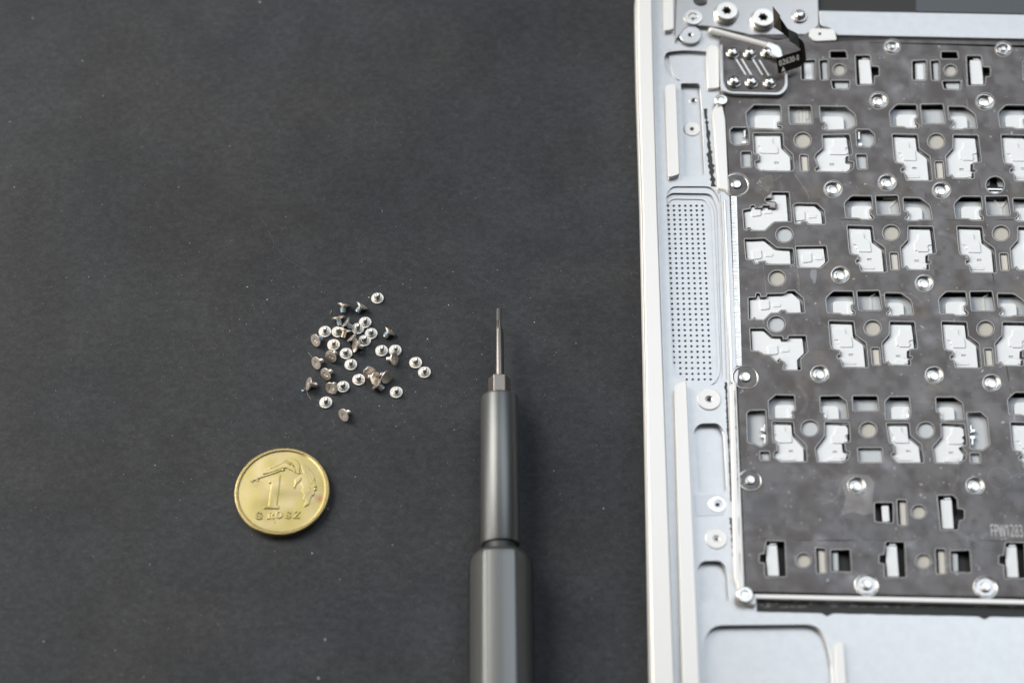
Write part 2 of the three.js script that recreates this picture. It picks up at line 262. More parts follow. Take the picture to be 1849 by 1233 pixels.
// [u, v in a crop of 4.403 px per photo pixel from (520, 500), kind (1 = blue patch, +2 = brownish), pose ('up' or the azimuth that the head faces, degrees), lift mm, label]
const SCREWS = [
  [710, 170, 1, 'up', 0, 'silver screw standing on its head, alone on the laptop-lid side of the pile'],
  [292, 435, 0, 'up', 0, 'plain silver screw on its head touching another head-down screw, beside a tipped brownish one'],
  [395, 437, 0, 'up', 0, 'silver head-down screw wedged between its twin and the tangle of tipped screws'],
  [361, 540, 2, 'up', 0, 'brownish screw standing on its head between tipped screws'],
  [612, 362, 0, 'up', 0, 'matt silver head-down screw, outermost of the row of four on the screwdriver side'],
  [553, 411, 1, 'up', 0, 'silver head-down screw of the row of four, next to the tangle'],
  [660, 451, 1, 'up', 0, 'silver head-down screw of the row of four, leaning on two heads'],
  [608, 507, 1, 'up', 0, 'silver head-down screw with blue patch touched by a tipped screw shank'],
  [460, 609, 1, 'up', 0, 'blue-tinged silver head-down screw just touching a plain matt one'],
  [498, 697, 0, 'up', 0, 'plain matt head-down screw in the middle of the pile'],
  [743, 587, 1, 'up', 0, 'silver head-down screw of a touching pair, clear of the tipped screw'],
  [851, 584, 0, 'up', 0, 'silver head-down screw partly hidden by a tipped dark screw'],
  [1014, 682, 3, 'up', 0, 'brownish head-down screw with blue patch, of the pair by the screwdriver bit'],
  [1084, 758, 0, 'up', 0, 'plain silver head-down screw, the one closest to the screwdriver bit'],
  [561, 817, 3, 'up', 0, 'brownish head-down screw touching the leaning stack of three'],
  [436, 873, 1, 'up', 0, 'silver head-down screw with blue patch touching a tipped brownish screw'],
  [299, 998, 0, 'up', 0, 'silver head-down screw standing alone on the coin side of the pile'],
  [860, 917, 0, 'up', 0, 'silver head-down screw standing alone on the coin side of the dark-headed tipped one'],
  [445, 212, 3, 80, 0, 'tipped screw seen from its blue tip, beside its tilted twin'],
  [590, 222, 3, 48, 0, 'tipped screw with dark head edge and blue tip, beside a twin'],
  [397, 315, 3, 104, 0, 'tipped screw with thin head edge, blue tip towards the pile'],
  [452, 358, 1, 150, 0, 'tipped screw with blue ribbed tip in the tangle'],
  [455, 412, 2, 72, 0.25, 'plain brownish screw tipped over a flat one in the tangle'],
  [503, 474, 2, 140, 0.15, 'plain dark screw lying across the tangle'],
  [528, 547, 2, 188, 0, 'tipped screw with its recess facing the coin and shank on a head'],
  [815, 425, 3, 42, 0, 'lone tipped screw with dark head and blue tip near the screwdriver'],
  [848, 652, 2, 345, 0, 'tipped screw with black-looking head leaning on a head-down pair'],
  [648, 765, 3, 285, 0.35, 'brownish screw leaning on the stack with its head showing'],
  [697, 805, 2, 330, 0.55, 'plain screw lying in the middle of the leaning stack'],
  [700, 848, 3, 150, 0, 'screw under the leaning stack with its blue tip sticking out'],
  [785, 800, 3, 318, 0, 'tipped screw with dark head and bright recess beside the stack'],
  [158, 848, 2, 183, 0, 'tipped screw by the curled thread'],
  [214, 506, 3, 222, 0, 'tipped brownish screw with blue shank beside a head-down pair'],
  [336, 635, 2, 236, 0, 'tipped brownish screw between two head-down ones'],
  [219, 686, 2, 220, 0, 'tipped brownish screw with narrow face and plain shank at the edge of the pile'],
  [295, 776, 2, 226, 0, 'tipped screw with darker brownish face and bright rim'],
  [341, 888, 2, 248, 0, 'tipped brownish screw touching a head-down screw with a blue patch'],
  [438, 1101, 2, 226, 0, 'tipped brownish screw lying alone, closest to the coin'],
];
SCREWS.forEach(([u, v, kind, pose, lift, label], i) => {
  const s = proto[kind].clone(); s.name = numbered('screw'); scene.add(s);
  const x = 520 + u / 4.403, y = 500 + v / 4.403;
  if (pose === 'up') {
    s.position.copy(at(x, y, 0.15)); s.position.y = lift * mm; s.rotation.y = i * 2.4 + 0.8;
  } else {
    const az = THREE.MathUtils.degToRad(pose), n = V3(Math.cos(az) * Math.cos(BETA), Math.sin(BETA), -Math.sin(az) * Math.cos(BETA));
    const hc = HT * Math.sin(BETA) + HEAD * Math.cos(BETA) + lift - 0.04;
    s.position.copy(at(x, y, hc)); s.quaternion.setFromUnitVectors(V3(0, -1, 0), n); s.rotateY(i * 1.7);
  }
  tag(s, label, 'screw', 'tiny laptop screws heaped on the table');
});

// ------------------------------------------------------------------ laptop
{
  const SL = 0.021;                                                              // the laptop lies turned a little: its rows drop by this much per pixel
  const RIGHT = 2260, NEAR = 1560;
  const base = at(1180, 1000, 0); O = base.clone();
  const laptop = group('laptop', null, base);
  tag(laptop, 'opened silver laptop case showing the underside of its keyboard', 'laptop');
  const part = (name, geo, mat, parent = laptop) => obj(name, geo, mat, parent);
  const drop = (pts) => pts.map(([x, y, r]) => [x, y + (x - 1400) * SL, r]);      // rows straight in the case's own frame

  // heights in mm above the table
  const H = { shell: 2.5, body: 2.75, pocket: 3.9, well: 4.4, speaker: 3.96, deck: 5.0, rim: 6.8, ridge: 6.5, plate: 5.9, rail: 6.1 };

  // --- case body, in layers
  const leftEdge = [[1177, 1233], [1166, 680], [1160, 380], [1153, 154], [1151, 40]];
  const outline = (d, r = 45) => [[1183 + d, NEAR], ...leftEdge.map(([x, y]) => [x + d, y]), [1151 + d, -26 + d, r], [RIGHT, -4], [RIGHT, NEAR]];
  const hollow = [[1206, 352, 14], [1284, 352, 18], [1300, 684, 18], [1240, 692, 18], [1218, 668, 18]], hingeHole = circle(1266, 0, 17, 22, 0.8), bossHoles = [[1281, 720, 7], [1296, 910, 7], [1294, 972, 6.3], [1250, 232, 4.6], [1253, 181, 5.4], [1247, 62, 5.4]].map(([x, y, r]) => circle(x, y + 1, r, 16));
  part('lower_shell', slab(outline(-4), H.shell, 0, { bevel: 0.7, seg: 4 }), M.rim);
  part('inner_floor', slab(outline(4), H.body + 0.1, H.shell - 0.2, { holes: [hollow, hingeHole], bevel: 0 }), M.alu);
  const chassis = part('chassis', slab(outline(0), H.pocket, H.body, { holes: [hollow, hingeHole, ...bossHoles], bevel: 0.05 }), M.alu);

  const spk = [[1200, 350, 16], [1212, 334, 20], [1288, 334, 30], [1304, 362, 20], [1316, 690, 20], [1300, 703, 20], [1232, 703, 24], [1212, 676, 24]];
  const pockets = {
    speaker: spk,
    side: [[1250, 775, 14], [1262, 762, 12], [1298, 761, 18], [1310, 776, 14], [1316, 884, 10], [1306, 894, 12], [1258, 892, 8]],
    lower: [[1257, 1022, 12], [1268, 1010, 12], [1304, 1009, 18], [1317, 1028, 18], [1321, 1088, 8], [1262, 1090, 8]],
    trackpad: [[1262, 1190, 30], [1276, 1126, 55], [1486, 1124, 60], [1506, 1190, 40], [1513, NEAR - 90], [1270, NEAR - 90]],
    channel: [[1227, 148, 6], [1266, 148, 8], [1270, 190], [1276, 315, 16], [1262, 324, 16], [1232, 320, 6]],
    hinge: hingeHole,
    corner: [[1196, 92, 20], [1240, 88, 14], [1290, 92, 14], [1296, 145], [1216, 148, 26], [1198, 128, 20]],
    keyboard: drop([[1318, 70], [RIGHT - 20, 60], [RIGHT - 20, 1082], [1352, 1079], [1330, 690], [1312, 200]]),
  };
  part('deck', slab(outline(6), H.deck, H.pocket, { holes: [...Object.values(pockets), ...[0, 1, 2, 5].map((k) => bossHoles[k])], bevel: 0.26, seg: 5, crease: 0.5 }), M.alu, chassis);
  // rim strip along the left edge
  part('rim', slab([...[[1222, NEAR], [1219, 1233], [1199, 680], [1188, 380], [1181.5, 154], [1178, 0], [1178, -25]], ...[[1151, -26, 45], [1151, 40], [1153, 154], [1160, 380], [1166, 680], [1177, 1233], [1183, NEAR]]], H.rim, H.deck - 0.3, { bevel: 0.4, seg: 5, crease: 0.5 }), M.rim, chassis);
  // raised strips beside it
  part('ridge_strip', slab([[1201, 153, 8], [1221, 150, 5], [1228, 314, 5], [1207, 321, 8]], H.ridge - 0.5, H.deck - 0.2, { bevel: 0.15, seg: 3 }), M.rim, chassis);
  part('ridge_strip', slab([[1198, -22], [1216, -22], [1217, 52, 5], [1199, 56, 8]], H.ridge - 0.5, H.deck - 0.2, { bevel: 0.15, seg: 3 }), M.rim, chassis);
  part('ridge_strip', slab([[1218, 692, 10], [1240, 684, 10], [1264, 1233], [1277, NEAR], [1246, NEAR], [1233, 1233]], H.ridge, H.deck - 0.2, { bevel: 0.2, seg: 3 }), M.rim, chassis);
  part('ridge_strip', slab([[1508, 1160, 9], [1524, 1154, 10], [1531, 1233], [1540, NEAR - 90], [1514, NEAR - 90]], H.deck + 0.75, H.deck - 0.2, { bevel: 0.2, seg: 3 }), M.rim, chassis);

  // --- speaker grille: stepped well and a punched sheet
  const grilleOuter = [[1201, 356, 16], [1212, 347, 16], [1286, 348, 26], [1297, 372, 20], [1307, 682, 22], [1296, 696, 18], [1236, 697, 24], [1216, 672, 24]];
  part('speaker_ledge', slab([[1199, 370, 22], [1211, 354, 24], [1278, 355, 30], [1290, 378, 22], [1302, 674, 22], [1290, 696, 24], [1234, 697, 24], [1212, 668, 24]].map(([x, y, r]) => [x, y, r]), H.speaker + 0.5, H.speaker + 0.3, { holes: [[[1199.8, 374, 22], [1212, 358, 22], [1274, 359, 24], [1285, 378, 22], [1297, 671, 22], [1287, 693, 24], [1236, 694, 24], [1214, 667, 24]]], bevel: 0.09, seg: 3 }), M.alu, chassis);
  part('speaker_step', slab(spk.map(([x, y, r]) => [x + (1255 - x) * 0.012, y + (519 - y) * 0.004, r]), H.deck - 0.3, H.speaker + 0.03, { holes: [grilleOuter], bevel: 0.12, seg: 3 }), M.alu, chassis);
  {
    const holes = [];
    for (let r = 0; r < 35; r++) for (let c = 0; c < 7; c++) {
      const k = r / 34, y = 371.5 + 283 * k + 30.5 * k * k, w = 10.29 + 0.55 * k, x = 1206.7 + 12 * k + c * w;
      if (r === 33 && c < 1 || r === 34 && c < 2) continue;
      holes.push(circle(x, y, 2.8, 8, 0.88));
    }
    part('speaker_grille', slab(grilleOuter.map(([x, y, r]) => [x + (x > 1250 ? 0.6 : -0.6), y + (y > 520 ? 0.6 : -0.6), r]), H.speaker + 0.32, H.speaker + 0.04, { holes, bevel: 0.03, seg: 1 }), M.alu, chassis);
  }

  // --- threaded bosses in the deck
  const boss = (x, y, r, top, hole = 0.42, mat = M.rim) => {
    const w = at(x, y, top), b = part('screw_boss', lathe([[r, -0.5], [r, -0.1], [r - 0.12, 0], [r * 0.62, 0.0], [r * 0.55, -0.02], [hole + 0.12, -0.03], [hole, -0.1], [hole * 0.95, -1.2]], 32), mat, chassis);
    b.position.set(w.x - O.x, top * mm, w.z - O.z);
    const f = obj('thread', lathe([[hole, -0.12], [hole * 0.75, -0.2], [hole * 0.9, -0.28], [hole * 0.7, -0.36], [hole * 0.9, -0.44], [hole * 0.72, -0.52], [hole * 0.9, -0.6], [hole * 0.72, -0.7], [hole * 0.9, -0.8], [hole * 0.7, -1.1]], 20), M.bright, chassis);
    f.position.copy(b.position);
  };
  boss(1281, 720, 2.0, H.deck + 0.25, 0.62); boss(1296, 910, 1.5, H.deck + 0.1, 0.62, M.bright); boss(1294, 972, 1.75, H.deck + 0.2, 0.55);
  boss(1250, 232, 1.55, H.pocket + 0.2, 0.4); boss(1253, 181, 0.95, H.pocket + 0.05, 0.5, M.alu); boss(1247, 62, 2.1, H.deck + 0.75, 0.5, M.alu);
  part('foil_tape', slab([[1253, 894, 4], [1300, 893, 8], [1308, 905, 8], [1310, 930, 8], [1258, 932, 4]], H.deck + 0.05, H.deck - 0.1, { holes: [circle(1296, 910, 7.5, 16)], bevel: 0.02 }), std({ color: lin(0.5, 0.51, 0.53), metalness: 0.8, roughness: 0.4, bumpMap: grainTex, bumpScale: 1.2e-5 }), chassis);
  // raised cover plates at the corner
  part('corner_plate', slab([[1206, 96, 16], [1222, 94, 6], [1236, 90, 6], [1291, 92, 10], [1296, 146], [1216, 147, 26]], H.pocket + 0.3, H.pocket - 0.1, { bevel: 0.2, seg: 4 }), M.alu, chassis);
  part('corner_pad', slab([[1284, 78, 14], [1300, 84, 12], [1300, 158, 4], [1278, 160, 4], [1276, 90, 4]], H.deck + 0.75, H.pocket, { bevel: 0.25, seg: 4 }), M.rim, chassis);

  // --- rails along the keyboard's left edge
  part('rail', slab([[1286, 196, 18], [1304, 180, 4], [1311, 214], [1317, 345], [1296, 338, 6]], H.rail + 0.05, H.pocket, { bevel: 0.35, seg: 4 }), M.rim, chassis);
  part('rail', slab([[1300, 345], [1318, 344], [1332, 690], [1320, 692], [1312, 560]], H.rail - 0.45, H.pocket, { bevel: 0.15, seg: 2 }), M.alu, chassis);
  part('rail', slab([[1306, 360], [1311, 360], [1324, 690], [1319, 690]], H.rail - 0.25, H.rail - 0.6, { bevel: 0.1, seg: 2 }), M.bright, chassis);
  part('rail', slab([[1318, 692, 6], [1331, 688, 4], [1346, 1062, 4], [1336, 1070, 6], [1326, 1040, 4]], H.rail + 0.05, H.pocket, { bevel: 0.35, seg: 4 }), M.rim, chassis);
  part('rail', slab([[1338, 1073, 4], [1352, 1072], [RIGHT - 10, 1072 + 908 * 0.0205], [RIGHT - 10, 1081 + 908 * 0.0205], [1366, 1080], [1366, 1092, 4], [1344, 1088, 8]], H.rail, H.pocket, { bevel: 0.12, seg: 3 }), M.rim, chassis);
  // ribbed strip: fine cross ribs, joined as one part
  {
    const g = [slab([[1320, 354], [1331, 354], [1340, 660], [1330, 660]], H.plate + 0.02, H.plate - 0.4, { bevel: 0.04 })];
    for (let k = 0; k < 118; k++) { if (rnd() < 0.14) continue; const t = (k + rnd() * 0.7) / 118, y = 356 + 302 * t, xl = 1320.5 + 10 * t, w = 5 + rnd() * 5; g.push(slab([[xl, y], [xl + w, y], [xl + w, y + 1.1], [xl, y + 1.1]], H.plate + 0.07, H.plate, { bevel: 0.02, seg: 1 })); }
    part('ribbed_strip', g, M.bright, chassis).userData.kind = 'stuff';
  }
  // black glue left along the rails: ragged strips
  const ragged = (x0, y0, x1, y1, w0, w1, top, name = 'glue_residue') => {
    const L = [], R = [], n = 34;
    for (let k = 0; k <= n; k++) { const t = k / n, x = x0 + (x1 - x0) * t, y = y0 + (y1 - y0) * t, w = (w0 + (w1 - w0) * t) * (0.35 + 0.9 * n64(k * 1.7 + x0, 3)); L.push([x - w * (0.25 + 0.5 * rnd()), y]); R.push([x + w * (0.3 + 0.5 * rnd()), y]); }
    return part(name, slab([...L, ...R.reverse()], top, top - 0.06, { bevel: 0 }), M.black, chassis);
  };
  ragged(1274, 196, 1288, 336, 4.5, 9, H.deck + 0.1); ragged(1311, 690, 1316, 800, 4, 3, H.deck + 0.08); ragged(1316, 800, 1321, 905, 2.4, 3, H.deck + 0.08); ragged(1322, 935, 1328, 1045, 8, 3, H.deck + 0.08); ragged(1327, 705, 1333, 880, 1.5, 1.2, H.rail + 0.06);
  {
    // black adhesive strip in front of the keyboard, with worn spots
    const top = [], bot = [], n = 90;
    for (let k = 0; k <= n; k++) { const x = 1367 + (RIGHT - 1377) * k / n, y = (x - 1367) * 0.0205; top.push([x, 1083 + y + (n64(k * 2.3, 9) - 0.4) * 5 + (k % 17 > 10 ? 1.5 : 0)]); bot.push([x, 1104 + y + (k % 29 === 13 ? 5 : 0) + (n64(k * 1.3, 20) - 0.5)]); }
    const tex = dataTexture(1024, 128, (x, y, c) => { const m = n64(x / 26, y / 40), f = n256(x / 4, y / 3), band = Math.abs(y - 64) < 22 && m > 0.62 && f > 0.42 ? (f - 0.3) * 190 : 0; c[0] = c[1] = c[2] = 26 + 18 * f + band; }, true);
    tex.repeat.set(1 / 0.06, 1 / 0.0022); const o = at(1367, 1093, H.deck); tex.offset.set(0, ((o.z - O.z) / 0.0022 + 0.5) % 1);
    part('adhesive_strip', slab([...top, ...bot.reverse()], H.deck + 0.12, H.deck - 0.1, { bevel: 0.02, seg: 1 }), std({ map: tex, roughness: 0.55 }), chassis);
  }

  // --- keyboard plate and keys
  const holes = [], jobs = [];
  const hole = (pts) => { holes.push(pts); return pts; };
  const shift = (pts, dx, dy) => pts.map(([x, y, r]) => [x + dx, y + dy, r]);
  const from = (ox, oy, s) => (pts, r = 1.6) => pts.map(([u, v, q]) => [ox + u / s, oy + v / s, q ?? r]);
  const middle = (pts) => { const n = pts.length; return [pts.reduce((a, p) => a + p[0], 0) / n, pts.reduce((a, p) => a + p[1], 0) / n]; };
  const scaled = (pts, k, dx = 0, dy = 0, ky = k) => { const [cx, cy] = middle(pts); return pts.map(([x, y, r]) => [cx + (x - cx) * k + dx, cy + (y - cy) * ky + dy, r ? r + 1 : 2]); };

  // outlines of a letter key's openings, relative to its dome
  const cA = (pts) => pts.map(([u, v, r]) => [(u - 1180) / 5.87, (v - 558) / 5.87, r ?? 1.6]), cB = (pts) => pts.map(([u, v, r]) => [(u - 318) / 6.166, (v - 617) / 6.166, r ?? 1.6]);
  const LETTER = {
    upper: [cA([[690, 245, 4], [765, 172, 4], [965, 175], [978, 300], [948, 312], [958, 370], [990, 392], [985, 412], [870, 412], [835, 397], [708, 392]]), cB([[458, 233], [635, 235, 5], [745, 320, 5], [768, 465], [630, 465], [610, 476], [510, 476], [478, 456], [515, 440], [515, 376], [470, 370]])],
    window: cA([[1020, 172], [1245, 168], [1272, 350], [1262, 366], [1040, 362]]),
    lower: [cA([[720, 487], [975, 495], [992, 640], [1105, 720], [1130, 970], [870, 965], [848, 885], [815, 880], [812, 850], [842, 845], [838, 790], [755, 776], [742, 735]]), cB([[515, 550], [778, 555], [812, 840], [725, 850], [722, 935], [760, 945], [730, 965], [735, 1025], [505, 1020], [500, 978], [450, 1000], [430, 785], [512, 695]])],
    slot: cA([[1170, 775], [1245, 775], [1260, 945], [1185, 945]]),
  };
  const c2 = from(1300, 160, 6.163), c7 = from(1310, 690, 5.362), c8 = from(1580, 690, 5.36), c3 = from(1310, 320, 6.166), c5 = from(1310, 490, 5.603);
  const letterKey = (cx, cy, legend) => {
    const m = (p) => shift(p, cx, cy);
    jobs.push({ upper: LETTER.upper.map(m), lower: LETTER.lower.map(m), window: m(LETTER.window), slot: m(LETTER.slot), dome: [cx, cy, 14.3], cap: shift([[-92, -57, 8], [90, -57, 8], [98, 82, 8], [-86, 82, 8]], cx, cy), legend, c: [cx, cy] });
  };
  const P = 199;
  const row = (x0, y0, n, pitch, legends) => { for (let k = 0; k < n; k++) letterKey(x0 + k * pitch, y0 + k * pitch * 0.0055, legends[k] ?? 'l'); };
  row(1691.5, 255, 3, 197, ['', 'v', 'y']); row(1610, 420, 4, 198.5, ['7', 'y', 'l', '7']); row(1576.5, 592, 4, 204, ['l', 'l', 'v', 'y']); row(1905, 775, 2, 209, ['', 'l']);
  // wider key in the far row
  jobs.push({ c: [1450, 253], cap: [[1345, 194, 8], [1562, 194, 8], [1572, 336, 8], [1350, 336, 8]], dome: [1450, 253, 14.3], legend: 'm',
    upper: [c2([[300, 270], [385, 185], [670, 190], [682, 360], [640, 370], [640, 415], [690, 425], [680, 450], [570, 440], [390, 435], [315, 405]]), c2([[1120, 200], [1400, 205], [1500, 290], [1517, 400], [1440, 445], [1215, 455], [1145, 440], [1180, 420], [1180, 370], [1135, 360]])],
    lower: [c2([[380, 500], [695, 500], [705, 640], [810, 740], [820, 900], [770, 912], [460, 905], [410, 870], [400, 810], [445, 800], [440, 720], [390, 718]]), c2([[1150, 520], [1440, 515], [1472, 720], [1430, 740], [1425, 810], [1487, 825], [1482, 880], [1420, 922], [1075, 912], [1070, 890], [1110, 872], [1065, 770], [1075, 735], [1160, 660]])],
    window: c2([[775, 195], [1010, 195], [1030, 385], [790, 385]]), slot: c2([[900, 740], [975, 745], [985, 910], [910, 910]]),
    side: [c2([[122, 460], [155, 435], [312, 440], [325, 610], [180, 622], [130, 590]]), c2([[1525, 460], [1660, 460], [1717, 510], [1720, 600], [1670, 647], [1538, 635]])],
    pads: [c2([[245, 705], [345, 705], [350, 868], [250, 868]]), c2([[1525, 735], [1630, 735], [1642, 887], [1545, 887]])] });
  // wide key with two mechanisms
  jobs.push({ c: [1463, 773], cap: [[1378, 718, 8], [1785, 726, 8], [1795, 840, 8], [1380, 838, 8]], dome: [1463, 773, 15, 'cap'], legend: '',
    upper: [c7([[425, 185], [490, 128], [665, 132], [675, 265], [640, 280], [660, 345], [435, 345]]), c7([[925, 140], [1100, 135], [1170, 190], [1187, 350], [970, 357], [960, 290], [930, 285]])],
    lower: [c7([[460, 385], [655, 390], [665, 500], [780, 620], [787, 762], [540, 767], [470, 712], [480, 680], [512, 665], [505, 580], [470, 575]]), c7([[970, 390], [1195, 395], [1207, 570], [1150, 577], [1160, 665], [1202, 680], [1190, 735], [1140, 772], [900, 767], [878, 640], [970, 520]])],
    window: c7([[1240, 137], [1470, 137], [1482, 272], [1245, 272]]), side: [c7([[215, 300], [245, 278], [385, 275], [400, 590], [345, 620], [285, 590], [225, 575]])], pads: [c7([[340, 675], [425, 675], [427, 752], [345, 752]]), c7([[1290, 640], [1515, 640], [1527, 772], [1300, 772]])] });
  jobs.push({ c: [1672, 776], cap: null, dome: [1672.5, 776.5, 15, 'cap'], legend: '',
    upper: [c8([[108, 190], [150, 145], [330, 145], [345, 285], [330, 355], [115, 355]]), c8([[600, 150], [770, 150], [845, 205], [862, 355], [650, 367], [640, 290], [605, 280]])],
    lower: [c8([[120, 400], [330, 400], [342, 520], [450, 610], [472, 772], [220, 772], [165, 700], [200, 680], [190, 595], [150, 580]]), c8([[650, 400], [865, 410], [887, 600], [832, 620], [887, 690], [875, 740], [820, 782], [590, 772], [568, 630], [655, 530]])],
    side: [c8([[900, 300], [1025, 295], [1085, 350], [1112, 600], [1050, 652], [940, 642]])], pads: [c8([[930, 690], [1015, 690], [1022, 777], [935, 777]])] });
  jobs.push({ c: [1568.5, 776], dome: [1568.5, 776, 14.5], upper: [], lower: [], legend: '' });
  // tall key at the case's edge, its mechanism turned a quarter
  jobs.push({ c: [1417, 424], cap: [[1344, 372, 6], [1424, 346, 6], [1500, 368, 6], [1502, 490, 6], [1346, 486, 6]], dome: [1417, 423.5, 14.3, 'cap'], legend: '', upper: [],
    lower: [c3([[525, 170], [705, 172], [732, 485], [545, 490], [440, 587], [290, 585], [285, 555], [245, 555], [240, 582], [220, 575], [203, 370], [285, 355], [290, 320], [320, 315], [332, 348], [420, 345], [425, 318], [490, 320], [495, 345], [575, 345], [570, 272], [450, 257], [455, 235], [525, 235]], 0.8), c3([[765, 310], [800, 295], [1020, 300], [1095, 370], [1112, 516], [925, 516], [915, 485], [850, 485], [840, 512], [785, 512]]), c3([[220, 690], [290, 692], [440, 685], [570, 790], [752, 800], [762, 962], [460, 962], [455, 925], [370, 930], [365, 957], [330, 957], [315, 912], [240, 908]]), c3([[790, 775], [1120, 770], [1142, 930], [1060, 1002], [815, 997]])] });
  jobs.push({ c: [1404, 502], dome: [1403.7, 502, 14.3], upper: [], lower: [], legend: '' });
  jobs.push({ c: [1402, 585], cap: [[1352, 532, 6], [1452, 530, 6], [1460, 664, 6], [1354, 660, 6]], dome: [1402.5, 585, 14.8, 'cap'], legend: '', upper: [],
    lower: [c5([[240, 270], [312, 266], [320, 225], [345, 225], [355, 265], [420, 260], [430, 232], [600, 228], [640, 200], [700, 200], [785, 275], [799, 412], [625, 416], [615, 385], [560, 385], [550, 412], [460, 416], [390, 484], [315, 482], [300, 455], [270, 482], [245, 480]], 0.9), c5([[256, 580], [390, 580], [475, 657], [575, 660], [580, 690], [640, 690], [645, 656], [812, 655], [830, 810], [755, 880], [762, 992], [640, 992], [590, 987], [610, 920], [545, 870], [540, 917], [500, 890], [455, 837], [390, 832], [340, 800], [268, 797]], 0.9)] });
  // half-height keys: far row and the two near rows
  for (let k = 0; k < 4; k++) {
    const s = from(1480 + 201 * k, 0.9 * k, 4.111);
    jobs.push({ c: [1517 + 201 * k, 125 + 0.9 * k], small: true, dome: [1516.5 + 201 * k, 125.5 + k * 1.2, 10.5, 'rough'], legend: '',
      pads: [s([[-132, 450], [-35, 445], [-35, 585], [-128, 585]]), s([[5, 450], [60, 445], [64, 588], [15, 588]]), s([[92, 600], [222, 600], [217, 657], [105, 652]]), s([[82, 382], [195, 382], [205, 428], [85, 428]])],
      bar: s([[272, 413], [372, 413], [386, 495], [440, 498], [440, 557], [405, 560], [402, 622], [283, 627]]), lens: s([[-105, 458], [-55, 458], [-45, 585], [-100, 585]]), upper: [], lower: [] });
    const q = from(1310 + 216.5 * k, 880 + 1.4 * k, 5.138);
    jobs.push({ c: [1451 + 216.5 * k, 1011 + 1.4 * k], small: true, dome: [1451.5 + 216.5 * k, 1011.5 + 1.4 * k, 13, 'rough'], legend: '', upper: [], lower: [],
      pads: [q([[845, 565], [925, 570], [937, 787], [857, 790]]), q([[985, 585], [1155, 580], [1167, 777], [990, 772]])], bar: q([[385, 500], [548, 503], [562, 822], [377, 825], [370, 695], [322, 690], [325, 622], [368, 622]]), lens: q([[990, 590], [1050, 588], [1058, 770], [998, 770]]) });
  }
  for (let k = 0; k < 3; k++) {
    const s = from(1580 + 214 * k, 880 + 1.3 * k, 5.138); if (k === 1) continue;
    jobs.push({ c: [1660 + 214 * k, 924 + 1.3 * k], small: true, dome: [1659.8 + 214 * k, 924 + 1.3 * k, 12.5, 'rough'], legend: '', upper: [], lower: [],
      pads: [s([[5, 145], [165, 145], [168, 322], [10, 312]]), s([[213, 118], [290, 122], [302, 347], [225, 342]])], bar: s([[588, 78], [728, 78], [762, 112], [765, 200], [827, 210], [827, 292], [782, 300], [770, 388], [622, 388]]), lens: s([[62, 150], [135, 150], [146, 312], [75, 318]]) });
  }
  for (const j of jobs) {
    for (const p of [...j.upper, ...j.lower, ...(j.side ?? []), ...(j.pads ?? [])]) hole(p);
    if (j.window) hole(j.window); if (j.slot) hole(j.slot); if (j.bar) hole(j.bar);
    hole(circle(j.dome[0], j.dome[1], j.dome[2], 22));
  }
  hole(circle(1798, 334, 15.5, 24, 0.92));
  const RIVETS = [[1588, 181], [1780, 183], [1505, 341], [1603, 329, 1], [1701, 343], [1518, 496], [1670, 511], [1481, 675], [1688, 677], [1792, 691], [1548, 877], [1762, 877], [1898, 345], [1868, 512], [1893, 679], [1965, 880]];
  const EDGE = [[1330, 333, 2.35], [1346, 681, 2.35], [1355, 867, 2.0], [1566, 1056, 2.0], [1781, 1060, 2.0], [1612, 84, 1.45], [1813, 88, 1.45], [2000, 1064, 2.0], [2020, 92, 1.45]];
  for (const [x, y] of RIVETS) hole(circle(x, y, 15.4, 24));
  for (const [x, y, r] of EDGE) hole(circle(x, y, r * 9.2, 28));

  // colour of the plate: film smudges, brown stains, scraped black specks, white residue, lettering (drawn in place, from the photograph's pixels)
  const plateOuter = [[1305, 172], [1311, 214], [1318, 345], [1322, 352], [1336, 640], [1332, 690], [1347, 1068], [RIGHT - 30, 1068 + 0.0205 * 880], [RIGHT - 30, 75 + 0.019 * 750], [1508, 74], [1508, 60], [1300, 62]];
  let lo = V2(1, 1), hi = V2(-1, -1); for (const p of flat(plateOuter, H.plate)) { lo.min(p); hi.max(p); }
  const TW = 1800, TH = 2048, cv = document.createElement('canvas'); cv.width = TW; cv.height = TH; const cx = cv.getContext('2d');
  const T = (x, y) => { const w = at(x, y, H.plate); return [(w.x - O.x - lo.x) / (hi.x - lo.x) * TW, TH - (-(w.z - O.z) - lo.y) / (hi.y - lo.y) * TH]; };
  const SC = T(1700, 600)[0] - T(1699, 600)[0];
  cx.fillStyle = 'rgb(70,64,62)'; cx.fillRect(0, 0, TW, TH);
  const blotch = (x, y, r, color, alpha, n = 9) => { const [u, v] = T(x, y); for (let k = 0; k < n; k++) { const a = rnd() * 6.3, d = rnd() * r * SC * 0.7, q = r * SC * (0.25 + rnd() * 0.5); const g = cx.createRadialGradient(u + d * Math.cos(a), v + d * Math.sin(a), 0, u + d * Math.cos(a), v + d * Math.sin(a), q); g.addColorStop(0, `rgba(${color},${alpha})`); g.addColorStop(1, `rgba(${color},0)`); cx.fillStyle = g; cx.fillRect(0, 0, TW, TH); } };
  // cooler grey blotches near the case's front, brown glue film around the rivets and between the rows
  for (let k = 0; k < 22; k++) blotch(1360 + k * 42, 870 + rnd() * 190, 70, '74,78,84', 0.16, 5);
  for (const [x, y] of [[1400, 350], [1470, 345], [1560, 335], [1640, 330], [1505, 480], [1560, 460], [1720, 520], [1840, 520], [1450, 690], [1740, 420], [1745, 470], [1660, 560], [1480, 640], [1690, 690], [1520, 500], [1850, 350], [1640, 210]]) blotch(x, y, 34, '76,64,48', 0.34, 7);
